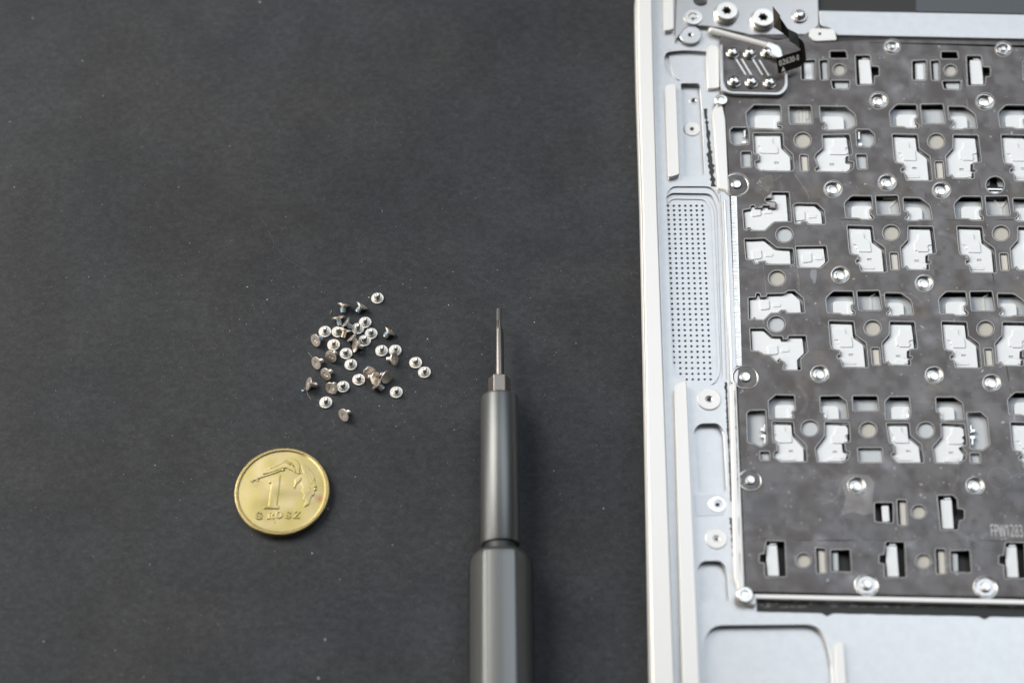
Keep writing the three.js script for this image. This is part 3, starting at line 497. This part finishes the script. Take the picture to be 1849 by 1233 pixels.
  for (const [x, y] of [[1350, 352], [1360, 690], [1368, 640], [1344, 760]]) blotch(x, y, 26, '72,60,44', 0.3, 6);
  for (const [x, y] of [[1560, 890], [1600, 840], [1700, 410], [1640, 120], [1620, 160], [1520, 300], [1700, 560], [1690, 620], [1540, 1040], [1480, 980], [1640, 980], [1670, 1040], [1450, 860], [1840, 760]]) blotch(x, y, 26, '136,138,146', 0.2, 7);
  // crisp islands where glue film tore, each with a ragged dark edge
  const island = (x, y, w, h, fill, edge, lw = 1.1) => { cx.beginPath(); const n = 18; for (let k = 0; k <= n; k++) { const a = 2 * Math.PI * (k % n) / n, q = 0.6 + 0.7 * n64((k % n) * 1.9 + x, y); const [u, v] = T(x + w * q * Math.cos(a), y + h * q * Math.sin(a)); k ? cx.lineTo(u, v) : cx.moveTo(u, v); } cx.fillStyle = fill; cx.fill(); cx.strokeStyle = edge; cx.lineWidth = lw * SC; cx.stroke(); };
  island(1470, 498, 7, 14, 'rgba(122,124,126,0.8)', 'rgba(50,50,54,0.8)'); island(1385, 330, 14, 16, 'rgba(112,108,96,0.5)', 'rgba(64,62,60,0.5)'); island(1570, 433, 13, 18, 'rgba(105,101,98,0.6)', 'rgba(62,62,66,0.6)'); island(1596, 445, 20, 16, 'rgba(108,102,94,0.4)', 'rgba(80,76,70,0.3)');
  cx.fillStyle = 'rgba(150,148,146,0.42)'; cx.beginPath(); [[1520, 868], [1528, 900], [1518, 931], [1540, 924], [1560, 930], [1580, 926], [1576, 900], [1580, 872], [1570, 858], [1535, 856]].forEach((p, k) => { const [u, v] = T(...p); k ? cx.lineTo(u, v) : cx.moveTo(u, v); }); cx.fill();
  const specks = (x, y, w, h, n, dark = true) => { for (let k = 0; k < n; k++) { const [u, v] = T(x + (rnd() - 0.5) * 2 * w, y + (rnd() - 0.5) * 2 * h), r = SC * (0.5 + rnd() * rnd() * 2.4); cx.fillStyle = dark ? `rgba(46,46,50,${0.45 + rnd() * 0.4})` : `rgba(198,198,200,${0.25 + rnd() * 0.4})`; cx.beginPath(); cx.ellipse(u, v, r * (0.6 + rnd()), r * (0.4 + rnd() * 0.5), rnd() * 3, 0, 7); cx.fill(); } };
  for (const [x, y, w, h, n] of [[1530, 400, 14, 12, 34], [1528, 432, 12, 14, 40], [1560, 470, 26, 18, 26], [1390, 325, 16, 14, 26], [1722, 516, 22, 6, 34], [1700, 445, 9, 12, 22], [1745, 520, 26, 8, 20], [1835, 340, 12, 18, 22], [1570, 157, 26, 4, 38], [1655, 185, 9, 6, 14], [1690, 605, 8, 20, 16], [1380, 505, 4, 40, 18], [1434, 510, 3, 40, 22], [1470, 480, 8, 6, 18], [1590, 505, 20, 7, 22], [1695, 155, 10, 3, 10], [1500, 320, 40, 10, 16], [1700, 590, 60, 30, 18], [1830, 560, 30, 50, 16], [1610, 545, 18, 30, 10]]) specks(x, y, w, h, n);
  for (let k = 0; k < 70; k++) blotch(1340 + rnd() * 560, 90 + rnd() * 960, 14 + rnd() * 26, rnd() < 0.5 ? '66,58,50' : '122,119,120', 0.14 + rnd() * 0.18, 4);
  for (let k = 0; k < 80; k++) { const x = 1340 + rnd() * 560, y = 90 + rnd() * 960, a = rnd() * 6.3; cx.strokeStyle = `rgba(${rnd() < 0.6 ? '158,157,158' : '58,50,42'},${0.06 + rnd() * 0.13})`; cx.lineWidth = SC * (2 + rnd() * 7); cx.lineCap = 'round'; cx.beginPath(); const [u, v] = T(x, y); cx.moveTo(u, v); cx.quadraticCurveTo(u + 60 * Math.cos(a), v + 60 * Math.sin(a), u + 90 * Math.cos(a + 0.7), v + 90 * Math.sin(a + 0.7)); cx.stroke(); }
  specks(1600, 560, 280, 480, 900, false); specks(1600, 560, 280, 480, 420, true); specks(1580, 930, 260, 120, 160, false);
  for (const [x0, y0, x1, y1, a] of [[1436, 315, 1450, 336, 0.6], [1450, 336, 1462, 360, 0.55], [1400, 325, 1412, 316, 0.5], [1436, 430, 1440, 520, 0.35], [1441, 495, 1443, 520, 0.6], [1378, 470, 1384, 530, 0.35], [1650, 190, 1660, 172, 0.4], [1560, 330, 1630, 350, 0.25], [1620, 890, 1640, 930, 0.3], [1700, 735, 1850, 728, 0.25], [1460, 722, 1740, 728, 0.22], [1320, 700, 1352, 700, 0.5]]) { const [a0, b0] = T(x0, y0), [a1, b1] = T(x1, y1); cx.strokeStyle = `rgba(196,188,176,${a})`; cx.lineWidth = SC * 0.9; cx.beginPath(); cx.moveTo(a0, b0); cx.quadraticCurveTo((a0 + a1) / 2 + 6 * rnd(), (b0 + b1) / 2 - 6 * rnd(), a1, b1); cx.stroke(); }
  for (const [x, y] of [[1463, 773], [1450, 590], [1700, 300], [1806, 863]]) { const [u, v] = T(x, y); cx.strokeStyle = 'rgba(140,142,146,0.25)'; cx.lineWidth = SC * 1.4; cx.beginPath(); cx.arc(u, v, SC * 20, 0, 7); cx.stroke(); }
  { const [u, v] = T(1790, 968), [u2] = T(1849, 969); cx.save(); cx.translate(u, v); cx.rotate(0.02); cx.font = `${Math.round(30 * SC)}px sans-serif`; const w = cx.measureText('FPW1283').width; cx.scale((u2 - u) / w * 1.02, 1); cx.fillStyle = 'rgba(186,184,180,0.85)'; cx.fillText('FPW1283', 0, 0); cx.restore(); }
  const plateMap = new THREE.CanvasTexture(cv); plateMap.colorSpace = THREE.SRGBColorSpace; plateMap.repeat.set(1 / (hi.x - lo.x), 1 / (hi.y - lo.y)); plateMap.offset.set(-lo.x / (hi.x - lo.x), -lo.y / (hi.y - lo.y));
  const plateRough = dataTexture(512, 512, (x, y, c) => { c[0] = c[1] = c[2] = 120 + 130 * (n32(x / 24, y / 24) - 0.5) + 100 * (n64(x / 11, y / 11) - 0.5) + 40 * (n256(x / 2, y / 2) - 0.5); }, false, 1 / 0.05);
  const plateBump = dataTexture(512, 512, (x, y, c) => { c[0] = c[1] = c[2] = 128 + 130 * (n32(x / 40 + 3, y / 52) - 0.5) + 80 * (n64(x / 17, y / 21 + 5) - 0.5) + 8 * (n256(x / 2, y / 2) - 0.5); }, false, 1 / 0.06);
  const plateMat = phys({ map: plateMap, metalness: 0.15, roughness: 0.66, roughnessMap: plateRough, bumpMap: plateBump, bumpScale: 2.2e-4, specularIntensity: 0.9, clearcoat: 0.35, clearcoatRoughness: 0.26 });
  const plate = part('keyboard_plate', slab(plateOuter, H.plate, H.plate - 0.3, { holes, bevel: 0.07, seg: 2 }), plateMat);
  {
    const edge = (p, d) => { const v = rounded(p), n = v.length; let A = 0; v.forEach((q, i) => { const r = v[(i + 1) % n]; A += q[0] * r[1] - r[0] * q[1]; }); const s = A > 0 ? 1 : -1; return v.map((q, i) => { const a = v[(i + n - 1) % n], b = v[(i + 1) % n], dx = b[0] - a[0], dy = b[1] - a[1], l = Math.hypot(dx, dy) || 1; return [q[0] + dy / l * d * s, q[1] - dx / l * d * s]; }); };
    const g = holes.filter((p) => Math.max(...p.map((q) => q[0])) < 1990).map((p) => slab(edge(p, 2.35), H.plate + 0.035, H.plate - 0.02, { holes: [edge(p, 1.35)], bevel: 0.012, seg: 1 }));
    part('film_edge', g, std({ color: lin(0.42, 0.42, 0.42), roughness: 0.35 }), plate).userData.kind = 'stuff';
  }
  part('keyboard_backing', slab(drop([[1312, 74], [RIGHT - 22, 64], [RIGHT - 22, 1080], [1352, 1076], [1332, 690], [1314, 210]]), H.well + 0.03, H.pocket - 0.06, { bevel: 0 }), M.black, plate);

  // keys: cap, hinge wings, dome, light insert
  const LEG = { 7: [[[-14, -64], [12, -64]], [[12, -64], [-3, -48]], [[-3, -48], [0, -32]]], y: [[[-12, -62], [0, -48]], [[10, -62], [0, -48]], [[0, -48], [2, -32]]], l: [[[5, -64], [-4, -58]], [[-4, -58], [-2, -32]]], v: [[[-13, -64], [0, -58]], [[9, -64], [0, -58]]], m: [[[-10, -52], [-9, -32]], [[-3, -56], [-2, -32]], [[3, -58], [4, -32]], [[9, -60], [9, -40]], [[-10, -52], [-4, -60]]] };
  for (const j of jobs) {
    const [kx, ky] = j.c, w = at(kx, ky, H.deck), key = group('key', laptop, V3(w.x - O.x, H.well * mm, w.z - O.z));
    const sub = (name, geo, mat) => { const m = obj(name, geo, mat, key); m.position.set(-key.position.x, -key.position.y, -key.position.z); return m; };
    if (j.cap) sub('key_cap', slab(j.cap, H.well + 0.4, H.well + 0.06, { bevel: 0.06 }), M.cap);
    const z = H.plate - 0.42;
    for (const [i, p] of j.lower.entries()) {
      const [mx, my] = middle(p);
      const sx = mx + (mx < kx ? 6 : -10), slotted = j.upper.length === 2;
      sub('hinge_wing', [slab(scaled(p, 0.93, (mx < kx ? -1.5 : -2.5), 3.2, 0.97), z, z - 0.45, { holes: slotted ? [[[sx, my + 9], [sx + 11, my + 9], [sx + 11.5, my + 15], [sx + 0.5, my + 15]]] : [], bevel: slotted ? 0.14 : 0.07, seg: 4 }), slab(p.length < 15 && slotted ? scaled(p, 0.52, mx < kx ? -7 : 8, -16, 0.42) : [[mx - 22, my - 7, 3], [mx - 4, my - 9, 3], [mx - 3, my + 7, 3], [mx - 20, my + 9, 3]], z + 0.17, z - 0.05, { bevel: 0.09, seg: 3 }), slab(p.length < 15 && slotted ? scaled(p, 0.5, 0, 25, 0.12) : [[mx + 2, my - 3, 2], [mx + 16, my - 3, 2], [mx + 17, my + 3, 2], [mx + 2, my + 4, 2]], z + 0.12, z - 0.05, { bevel: 0.06 })], M.plastic);
      if (slotted) sub('hinge_clip', slab([[sx + 1, my + 11.4], [sx + 10, my + 11.4], [sx + 10, my + 13], [sx + 1, my + 13]], z - 0.1, z - 0.4, { bevel: 0.03 }), M.plastic);
    }
    for (const p of j.upper) {
      const xs = p.map((q) => q[0]), ys = p.map((q) => q[1]), l = Math.min(...xs), r = Math.max(...xs), t = Math.min(...ys), b = Math.max(...ys), inner = (l + r) / 2 < kx, x0 = inner ? l + (r - l) * 0.22 : l - 2, x1 = inner ? r + 1 : l + (r - l) * 0.66;
      sub('hinge_wing', [slab([[x0, t + (b - t) * 0.42, 8], [x1, t + (b - t) * 0.42, 8], [x1 + 2, b + 12], [x0 + 2, b + 12]], z - 0.12, z - 0.5, { bevel: 0.1, seg: 3 }), slab(inner ? [[x1 - 14, t + (b - t) * 0.55, 4], [x1 - 5, t + (b - t) * 0.5, 4], [x1 - 3, b + 8], [x1 - 13, b + 8]] : [[x0 + 4, t + (b - t) * 0.52, 4], [x0 + 14, t + (b - t) * 0.55, 4], [x0 + 15, b + 8], [x0 + 5, b + 8]], z - 0.02, z - 0.2, { bevel: 0.05 })], M.plastic);
      const px = inner ? r - 4 : l + 6; sub('hinge_pin', slab(circle(px, b - 5, 4.2, 12), z + 0.15, z - 0.3, { bevel: 0.08 }), M.bright);
    }
    const [dx, dy, dr, how] = j.dome;
    sub('switch_dome', slab(circle(dx + 1.2, dy + 2.2, dr + 2.5, 24), H.plate - 0.36, H.plate - 0.5, { bevel: 0.02 }), how === 'cap' ? M.cap : M.dome);
    if (j.slot) sub('light_insert', slab(scaled(j.slot, 1.02, 1, 2), H.plate - 0.32, H.plate - 0.6, { bevel: 0.05 }), M.legend);
    for (const p of j.side ?? []) {
      const [mx, my] = middle(p); sub('stabiliser_seat', slab(scaled(p, 1.02, 0, 3), H.well + 0.55, H.well + 0.3, { bevel: 0.05 }), M.cap);
      for (const [ax, ay, aw, ah] of (p[0][1] > 600 ? [[mx + (mx < 1500 ? 13 : -18), my - 12, 4, 16], [mx + (mx < 1500 ? 8 : -18), my - 4, 10, 6], [mx + (mx < 1500 ? 8 : -18), my + 8, 10, 6], [mx + (mx < 1500 ? 14 : -15), my + 12, 4, 13]] : [[mx + (mx < 1450 ? 10 : -16), my - 12, 4, 14], [mx + (mx < 1450 ? 6 : -16), my + 8, 9, 6]])) sub('stabiliser_pin', slab([[ax, ay, 2], [ax + aw, ay, 2], [ax + aw, ay + ah, 2], [ax, ay + ah, 2]], H.plate - 0.35, H.plate - 0.75, { bevel: 0.12, seg: 3 }), M.bright);
    }
    if (j.small) {
      const [c0, c1] = [Math.min(...j.bar.map((q) => q[0])), Math.max(...j.bar.map((q) => q[0]))], t = Math.min(...j.bar.map((q) => q[1])), b = Math.max(...j.bar.map((q) => q[1])), near = ky > 800;
      const l = near && ky > 980 ? c0 + 11 : c0 + 5, wd = near ? 20 : 21;
      sub('key_bar', slab([[l, t + 7, 2], [l + wd, t + 7, 2], [l + wd + 4, b - 1, 2], [l + 3, b - 1, 2]], H.plate - 0.4, H.plate - 1, { bevel: 0.1, seg: 3 }), M.plastic);
      sub('bar_pin', slab([[l + 6, t + 1, 1], [l + 18, t + 1, 1], [l + 19, t + 6, 1], [l + 6, t + 6, 1]], H.plate - 0.5, H.plate - 0.9, { bevel: 0.08 }), M.bright);
      sub('key_lens', slab(scaled(j.lens, 0.92, 0, 2), H.plate - 0.45, H.plate - 0.9, { bevel: 0.15, seg: 3 }), ky > 980 ? M.cap : M.plastic);
      for (const [i, p] of j.pads.entries()) if (!(ky < 400 && i === 3)) { const m = scaled(p, 0.8, 2, 3, 0.96); if (!(ky > 800 && (ky < 980 ? i === 0 : i === 1))) sub('light_insert', slab(m, H.plate - 0.5, H.plate - 0.8, { bevel: 0.05 }), near ? M.legend : M.cap); }
    } else for (const p of j.pads ?? []) sub('light_insert', slab(scaled(p, 1.05, 0, 2), H.plate - 0.5, H.plate - 0.8, { bevel: 0.05 }), M.cap);
    for (const [a, b] of LEG[j.legend] ?? []) { const d = Math.hypot(b[0] - a[0], b[1] - a[1]), ox = -(b[1] - a[1]) / d * 1.7, oy = (b[0] - a[0]) / d * 1.7; sub('legend_stroke', slab([[a[0] + ox, a[1] + oy], [b[0] + ox, b[1] + oy], [b[0] - ox, b[1] - oy], [a[0] - ox, a[1] - oy]].map(([x, y]) => [x + kx, y + ky + 2]), H.well + 0.5, H.well + 0.3, { bevel: 0 }), M.legend); }
  }

  // rivets: punched cups with a domed floor
  const cup = (x, y, r, k, name) => {
    const w = at(x, y, H.plate), q = r / 1.62;
    const m = part(name, lathe([[1.7 * q, -0.2], [1.7 * q, -0.02], [1.66 * q, 0.06], [1.58 * q, 0.1], [1.5 * q, 0.07], [1.42 * q, -0.02], [1.32 * q, -0.2], [1.2 * q, -0.38], [1.08 * q, -0.5], [1.0 * q, -0.52], [0.98 * q, -0.42], [0.93 * q, -0.32], [0.82 * q, -0.24], [0.62 * q, -0.17], [0.36 * q, -0.12], [0.3 * q, -0.16], [0.15 * q, -0.18], [0, -0.18]], 36), M.bright, plate);
    m.position.set(w.x - O.x, H.plate * mm, w.z - O.z);
    if (k) { const h = part('rivet_recess', slab(pent(0.4), -0.2, -0.34, { metres: true, bevel: 0.03 }), M.bright, plate); h.position.copy(m.position); }
  };
  for (const [x, y, k] of RIVETS) cup(x, y, 1.55, k, 'rivet');
  for (const [x, y, r] of EDGE) {
    const w = at(x, y, H.plate), q = r;
    const m = part('edge_rivet', lathe([[q, -0.25], [q, -0.02], [q - 0.05, 0.06], [q - 0.15, 0.1], [q - 0.26, 0.07], [q - 0.36, -0.02], [q - 0.44, -0.12], [q - 0.5, -0.16]], 36), M.bright, plate);
    const fl = part('rivet_floor', lathe([[q - 0.4, -0.15], [0.3 * q, -0.15]], 30), M.bracket, plate), st = part('rivet_stud', lathe([[0.42 * q, -0.16], [0.4 * q, 0.12], [0.33 * q, 0.3], [0.2 * q, 0.4], [0, 0.43]], 30), M.bright, plate);
    for (const o of [m, fl, st]) o.position.set(w.x - O.x, H.plate * mm, w.z - O.z);
  }
  for (const [x, y, r] of [[1346, 1073, 1.3], [1303, 179, 1.15]]) { const w = at(x, y, H.rail + 0.5), m = part('corner_screw', [lathe([[r, -0.8], [r, -0.08], [r - 0.12, 0], [r * 0.55, 0.02], [r * 0.45, -0.2], [0, -0.22]], 32)], M.bright, chassis); m.position.set(w.x - O.x, (H.rail + 0.5) * mm, w.z - O.z); }
  // slotted round opening: two bright bars over the dark
  for (const y of [339.5, 345.5]) part('slot_bar', slab([[1783, y], [1813, y + 0.6], [1813, y + 3.4], [1783, y + 2.8]], H.plate - 0.4, H.plate - 0.7, { bevel: 0.08 }), M.bright, plate);

  // --- hinge corner: bracket, screws, contact tray, flex cable
  const bracket = part('hinge_bracket', slab([[1219, 74, 4], [1222, -22], [1478, -17], [1479, 46, 6], [1455, 62, 6], [1404, 74, 6], [1300, 50, 8], [1272, 46, 14], [1240, 46, 10]], H.deck + 0.9, H.deck - 0.1, { holes: [circle(1266, 0, 15, 22, 0.8)], bevel: 0.12, seg: 3 }), M.bracket);
  part('bracket_bar', (() => { const a = at(1286, 50, 6.7), b = at(1404, 82, 6.7), g = new THREE.CapsuleGeometry(0.62 * mm, a.distanceTo(b), 6, 16); g.rotateZ(Math.PI / 2); g.rotateY(-Math.atan2(b.z - a.z, b.x - a.x)); return g.translate((a.x + b.x) / 2 - O.x, (H.deck + 0.85) * mm, (a.z + b.z) / 2 - O.z); })(), M.rim, bracket);
  const hexPts = (r) => Array.from({ length: 36 }, (_, k) => { const t = 2 * Math.PI * k / 36, q = r * (1 + 0.16 * Math.cos(6 * t)); return V2(q * Math.cos(t) * mm, q * Math.sin(t) * mm); });
  for (const [x, y, r, t] of [[1313, 18, 2.05, 7.3], [1379, 30, 2.05, 7.3]]) {
    const w = at(x, y, t), s = part('bracket_screw', [slab(ringPts(r, 40), 0, -0.75, { metres: true, holes: [hexPts(0.78)], bevel: 0.16, seg: 3 }), lathe([[r + 0.3, -1.4], [r + 0.3, -0.95], [r + 0.1, -0.8], [r - 0.3, -0.78]], 36)], std({ color: lin(0.68, 0.66, 0.62), metalness: 0.9, roughness: 0.3 }), bracket);
    s.position.set(w.x - O.x, t * mm, w.z - O.z);
  }
  { const w = at(1445, 26, 6.6), s = part('bracket_rivet', lathe([[1.5, -0.7], [1.5, -0.45], [1.35, -0.3], [1.15, -0.3], [1.1, -0.1], [0.95, 0.2], [0.6, 0.45], [0, 0.55]], 32), M.bright, bracket); s.position.set(w.x - O.x, 6.6 * mm, w.z - O.z); }
  { const w = at(1252, 30, 6.3), s = part('bracket_rivet', lathe([[1.75, -0.4], [1.7, 0], [1.4, 0.1], [0.9, 0.05], [0.75, -0.2], [0.5, -0.25], [0.45, 0.25], [0, 0.35]], 32), M.bright, bracket); s.position.set(w.x - O.x, 6.3 * mm, w.z - O.z); }
  part('bracket_tab', slab([[1465, 50, 6], [1508, 52, 4], [1512, 72, 3], [1470, 74, 10], [1460, 62, 6]], H.plate + 0.35, H.plate - 0.2, { holes: [circle(1481, 61, 4, 14)], bevel: 0.12, seg: 3 }), M.rim, bracket);
  // white wall round the contact tray
  part('tray_wall', slab([[1300, 80, 6], [1306, 78, 4], [1308, 150, 12], [1316, 164, 12], [1408, 166, 12], [1418, 152, 8], [1417, 100, 4], [1421, 98, 4], [1424, 158, 16], [1412, 171, 16], [1322, 169, 8], [1302, 163, 8]], H.plate + 0.8, H.plate - 0.1, { bevel: 0.22, seg: 4 }), M.alu);
  part('tray_wall', slab([[1386, 72, 6], [1412, 84, 8], [1416, 106, 6], [1400, 104, 6], [1388, 96, 6]], H.plate + 1.0, H.plate - 0.1, { bevel: 0.3, seg: 4 }), M.bright);
  for (const [x, y] of [[1324, 92], [1355, 93], [1386, 92], [1327, 144], [1358, 145], [1391, 146]]) {
    const w = at(x, y, H.plate + 0.8), c = part('contact_stud', lathe([[1.18, -0.9], [1.2, -0.55], [1.1, -0.5], [1.12, -0.35], [1.05, -0.25], [0.98, -0.1], [0.78, 0.16], [0.45, 0.32], [0, 0.38]], 30), M.steel); c.position.set(w.x - O.x, (H.plate + 0.8) * mm, w.z - O.z);
  }
  for (const [x, y] of [[1328, 106], [1338, 106], [1358, 106], [1370, 108]]) part('contact_trace', slab([[x, y], [x + 3.4, y], [x + 21, y + 29], [x + 17.6, y + 29]], H.plate + 0.12, H.plate - 0.05, { bevel: 0.05 }), M.bright);

  // flex cable standing up out of the tray: panels between 3-D corners
  const flex = group('flex_cable', laptop); flex.position.set(0, 0, 0);
  const panel = (name, q, mat, t = 0.14) => {
    const p = q.map(([x, y, h]) => { const w = at(x, y, h); return V3(w.x - O.x, w.y, w.z - O.z); }), n = p[1].clone().sub(p[0]).cross(p[3].clone().sub(p[0])).normalize().multiplyScalar(-t * mm / 2);
    const a = p.map((v) => v.clone().add(n)), b = p.map((v) => v.clone().sub(n)), pos = [], uv = [], U = [[0, 1], [1, 1], [1, 0], [0, 0]];
    const quad = (v, u) => { for (const k of [0, 1, 2, 0, 2, 3]) { pos.push(v[k].x, v[k].y, v[k].z); uv.push(...u[k]); } };
    quad([a[3], a[2], a[1], a[0]], [U[3], U[2], U[1], U[0]]); quad(b, [[0, 0], [0, 0], [0, 0], [0, 0]]);
    for (let k = 0; k < 4; k++) { const l = (k + 1) % 4; quad([a[k], a[l], b[l], b[k]], [[0, 0], [0, 0], [0, 0], [0, 0]]); }
    const g = new THREE.BufferGeometry(); g.setAttribute('position', new THREE.Float32BufferAttribute(pos, 3)); g.setAttribute('uv', new THREE.Float32BufferAttribute(uv, 2)); g.computeVertexNormals();
    return obj(name, g, mat, flex);
  };
  const fc = document.createElement('canvas'); fc.width = 768; fc.height = 128; const f2 = fc.getContext('2d'); f2.fillStyle = 'rgb(34,31,29)'; f2.fillRect(0, 0, 768, 128); f2.fillStyle = 'rgb(232,229,222)'; f2.font = 'bold 62px sans-serif'; f2.fillText('02630-8', 14, 72, 168); f2.beginPath(); f2.moveTo(26, 120); f2.lineTo(58, 120); f2.lineTo(42, 82); f2.fill();
  const ftex = new THREE.CanvasTexture(fc); ftex.colorSpace = THREE.SRGBColorSpace;
  {
    const A = [[1402, 105, 9.2], [1425, 97, 9.3], [1444, 91, 9.5], [1453, 84, 10.5], [1450, 74, 11.4], [1440, 66, 12], [1426, 55, 12.7], [1411, 34, 14], [1397, 13, 14.9]], B = [[1406, 133, 7.2], [1428, 126, 7.2], [1447, 119, 7.4], [1456, 108, 8.4], [1454, 98, 9.3], [1446, 89, 10], [1431, 75, 11.2], [1414, 60, 12.3], [1399, 50, 13]];
    const curve = (e) => new THREE.CatmullRomCurve3(e.map(([x, y, h]) => { const w = at(x, y, h); return V3(w.x - O.x, w.y, w.z - O.z); }));
    const a = curve(A), b = curve(B), n = 48, pos = [], uv = [], idx = [];
    for (let k = 0; k <= n; k++) { const t = k / n, p = a.getPoint(t), q = b.getPoint(t); for (const [v, w] of [[p, 1], [q, 0]]) { pos.push(v.x, v.y, v.z); uv.push(t, w); } }
    for (let k = 0; k < n; k++) { const i = 2 * k; idx.push(i, i + 1, i + 2, i + 2, i + 1, i + 3); }
    const m0 = pos.length / 3; for (let i = 0; i < m0; i++) { pos.push(pos[3 * i] + 0.00004, pos[3 * i + 1] - 0.0001, pos[3 * i + 2] - 0.00006); uv.push(0.9, 0.5); }
    for (let k = 0; k < n; k++) { const i = m0 + 2 * k; idx.push(i, i + 2, i + 1, i + 2, i + 3, i + 1); for (const e of [0, 1]) { const u = 2 * k + e; idx.push(u, u + 2, m0 + u, m0 + u, u + 2, m0 + u + 2); } }
    const g = new THREE.BufferGeometry(); g.setAttribute('position', new THREE.Float32BufferAttribute(pos, 3)); g.setAttribute('uv', new THREE.Float32BufferAttribute(uv, 2)); g.setIndex(idx);
    obj('ribbon', toCreasedNormals(g.toNonIndexed(), 0.8), phys({ map: ftex, roughness: 0.32, clearcoat: 0.35, clearcoatRoughness: 0.25 }), flex);
  }
  panel('chip', [[1424, 52, 12.9], [1440, 60, 12.3], [1445, 86, 10.3], [1426, 74, 11.4]], phys({ color: lin(0.07, 0.08, 0.075), roughness: 0.3, clearcoat: 0.5 }), 0.3);
  panel('connector', [[1396, 11, 15], [1409, 27, 14.4], [1412, 56, 12.6], [1398, 50, 13]], std({ color: lin(0.11, 0.1, 0.085), metalness: 0.5, roughness: 0.4 }), 0.5);

  // --- far edge: bar, dark gap, display
  part('hinge_bar', slab([[1480, 19], [RIGHT, 34], [RIGHT, 78], [1513, 63], [1500, 50, 6], [1482, 46, 6]], H.deck + 0.85, H.deck - 0.4, { bevel: 0.12, seg: 3 }), M.alu);
  part('gap_strip', slab([[1513, 63], [RIGHT, 78], [RIGHT, 92], [1513, 76]], H.deck + 0.45, H.deck - 0.4, { bevel: 0 }), M.black);
  const lid = part('display_lid', slab([[1478, -90], [RIGHT, -76], [RIGHT, 36], [1478, 21]], H.deck + 0.25, 1, { bevel: 0.1 }), M.black);
  part('display_panel', slab([[1655, -90], [RIGHT, -76], [RIGHT, 33], [1655, 20.5]], H.deck + 0.45, H.deck, { bevel: 0.1 }), std({ color: lin(0.055, 0.065, 0.075), roughness: 0.35 }), lid);
  O = V3(0, 0, 0);
}

// ------------------------------------------------------------------ dust and lint on the table
{
  const geos = [], grain = (x, y, r, sx = 1, turn = 0) => { const w = at(x, y), g = new THREE.IcosahedronGeometry(r * mm, 1), p = g.attributes.position; for (let i = 0; i < p.count; i++) { const k = 0.75 + 0.5 * n64(p.getX(i) * 9e4 + x, p.getZ(i) * 9e4 + p.getY(i) * 5e4 + y); p.setXYZ(i, p.getX(i) * k * sx, p.getY(i) * k * 0.6, p.getZ(i) * k); } g.computeVertexNormals(); g.rotateY(turn); g.translate(w.x, r * 0.4 * mm, w.z); geos.push(g.index ? g.toNonIndexed() : g); };
  for (const [x, y, r, sx, t] of [[772, 612, 0.06, 3.4, -0.9], [666, 537, 0.12], [529, 518, 0.05], [446, 518, 0.09, 1.6], [482, 541, 0.11], [592, 919, 0.12], [563, 999, 0.12], [685, 733, 0.09], [810, 551, 0.1], [965, 582, 0.1], [575, 1225, 0.14], [587, 1155, 0.14], [78, 1158, 0.13], [207, 1174, 0.1], [279, 840, 0.11, 1.5], [17, 220, 0.14], [58, 33, 0.14], [148, 110, 0.15], [185, 173, 0.12], [25, 338, 0.14], [322, 338, 0.1], [342, 439, 0.1], [469, 4, 0.15], [1040, 620, 0.07], [870, 640, 0.07], [1000, 850, 0.08], [1090, 918, 0.1], [545, 705, 0.11], [403, 640, 0.06], [860, 685, 0.06]]) grain(x, y, x < 420 ? r * 0.7 : r, sx, t);
  for (let k = 0; k < 520; k++) { const near = k < 260, x = near ? 660 + (rnd() + rnd() + rnd() - 1.5) * 420 : rnd() * 1140, y = near ? 650 + (rnd() + rnd() + rnd() - 1.5) * 300 : rnd() * 1233; grain(x, y, 0.022 + 0.05 * rnd() * rnd() * rnd(), 1 + rnd() * 1.2, rnd() * 3); }
  tag(obj('dust', geos, std({ color: lin(0.55, 0.56, 0.57), roughness: 0.9 })), 'fine pale dust grains scattered over the dark tabletop', 'dust', null, 'stuff');
  const thread = (pts, r, label) => { const c = new THREE.CatmullRomCurve3(pts.map(([x, y, h]) => at(x, y, h))); tag(obj('lint_thread', new THREE.TubeGeometry(c, 30, r * mm, 6), std({ color: lin(0.5, 0.5, 0.5), roughness: 0.8 })), label, 'thread'); };
  thread([[547, 706, 0.15], [551, 700, 0.5], [553.5, 706, 0.35], [556, 714, 0.1], [561, 720, 0.05]], 0.022, 'curled pale lint thread hooked under a tipped screw');
  thread([[556, 636, 0.04], [561, 642, 0.15], [565, 648, 0.08]], 0.02, 'short pale lint thread by the edge of the screw pile');
  thread([[598, 560, 0.04], [597, 564, 0.2], [595, 567, 0.04]], 0.03, 'tiny straight bit of lint between two tipped screws and flat ones');
  const fleck = at(546.5, 705.5, 0.15); const f = obj('blue_fleck', new THREE.DodecahedronGeometry(0.16 * mm, 0).scale(1, 0.8, 1.2), std({ color: lin(0.35, 0.6, 0.78), roughness: 0.5 })); f.position.copy(fleck); tag(f, 'tiny pale blue fleck of threadlocker at the end of a thread', 'fleck');
}

renderer.render(scene, camera);
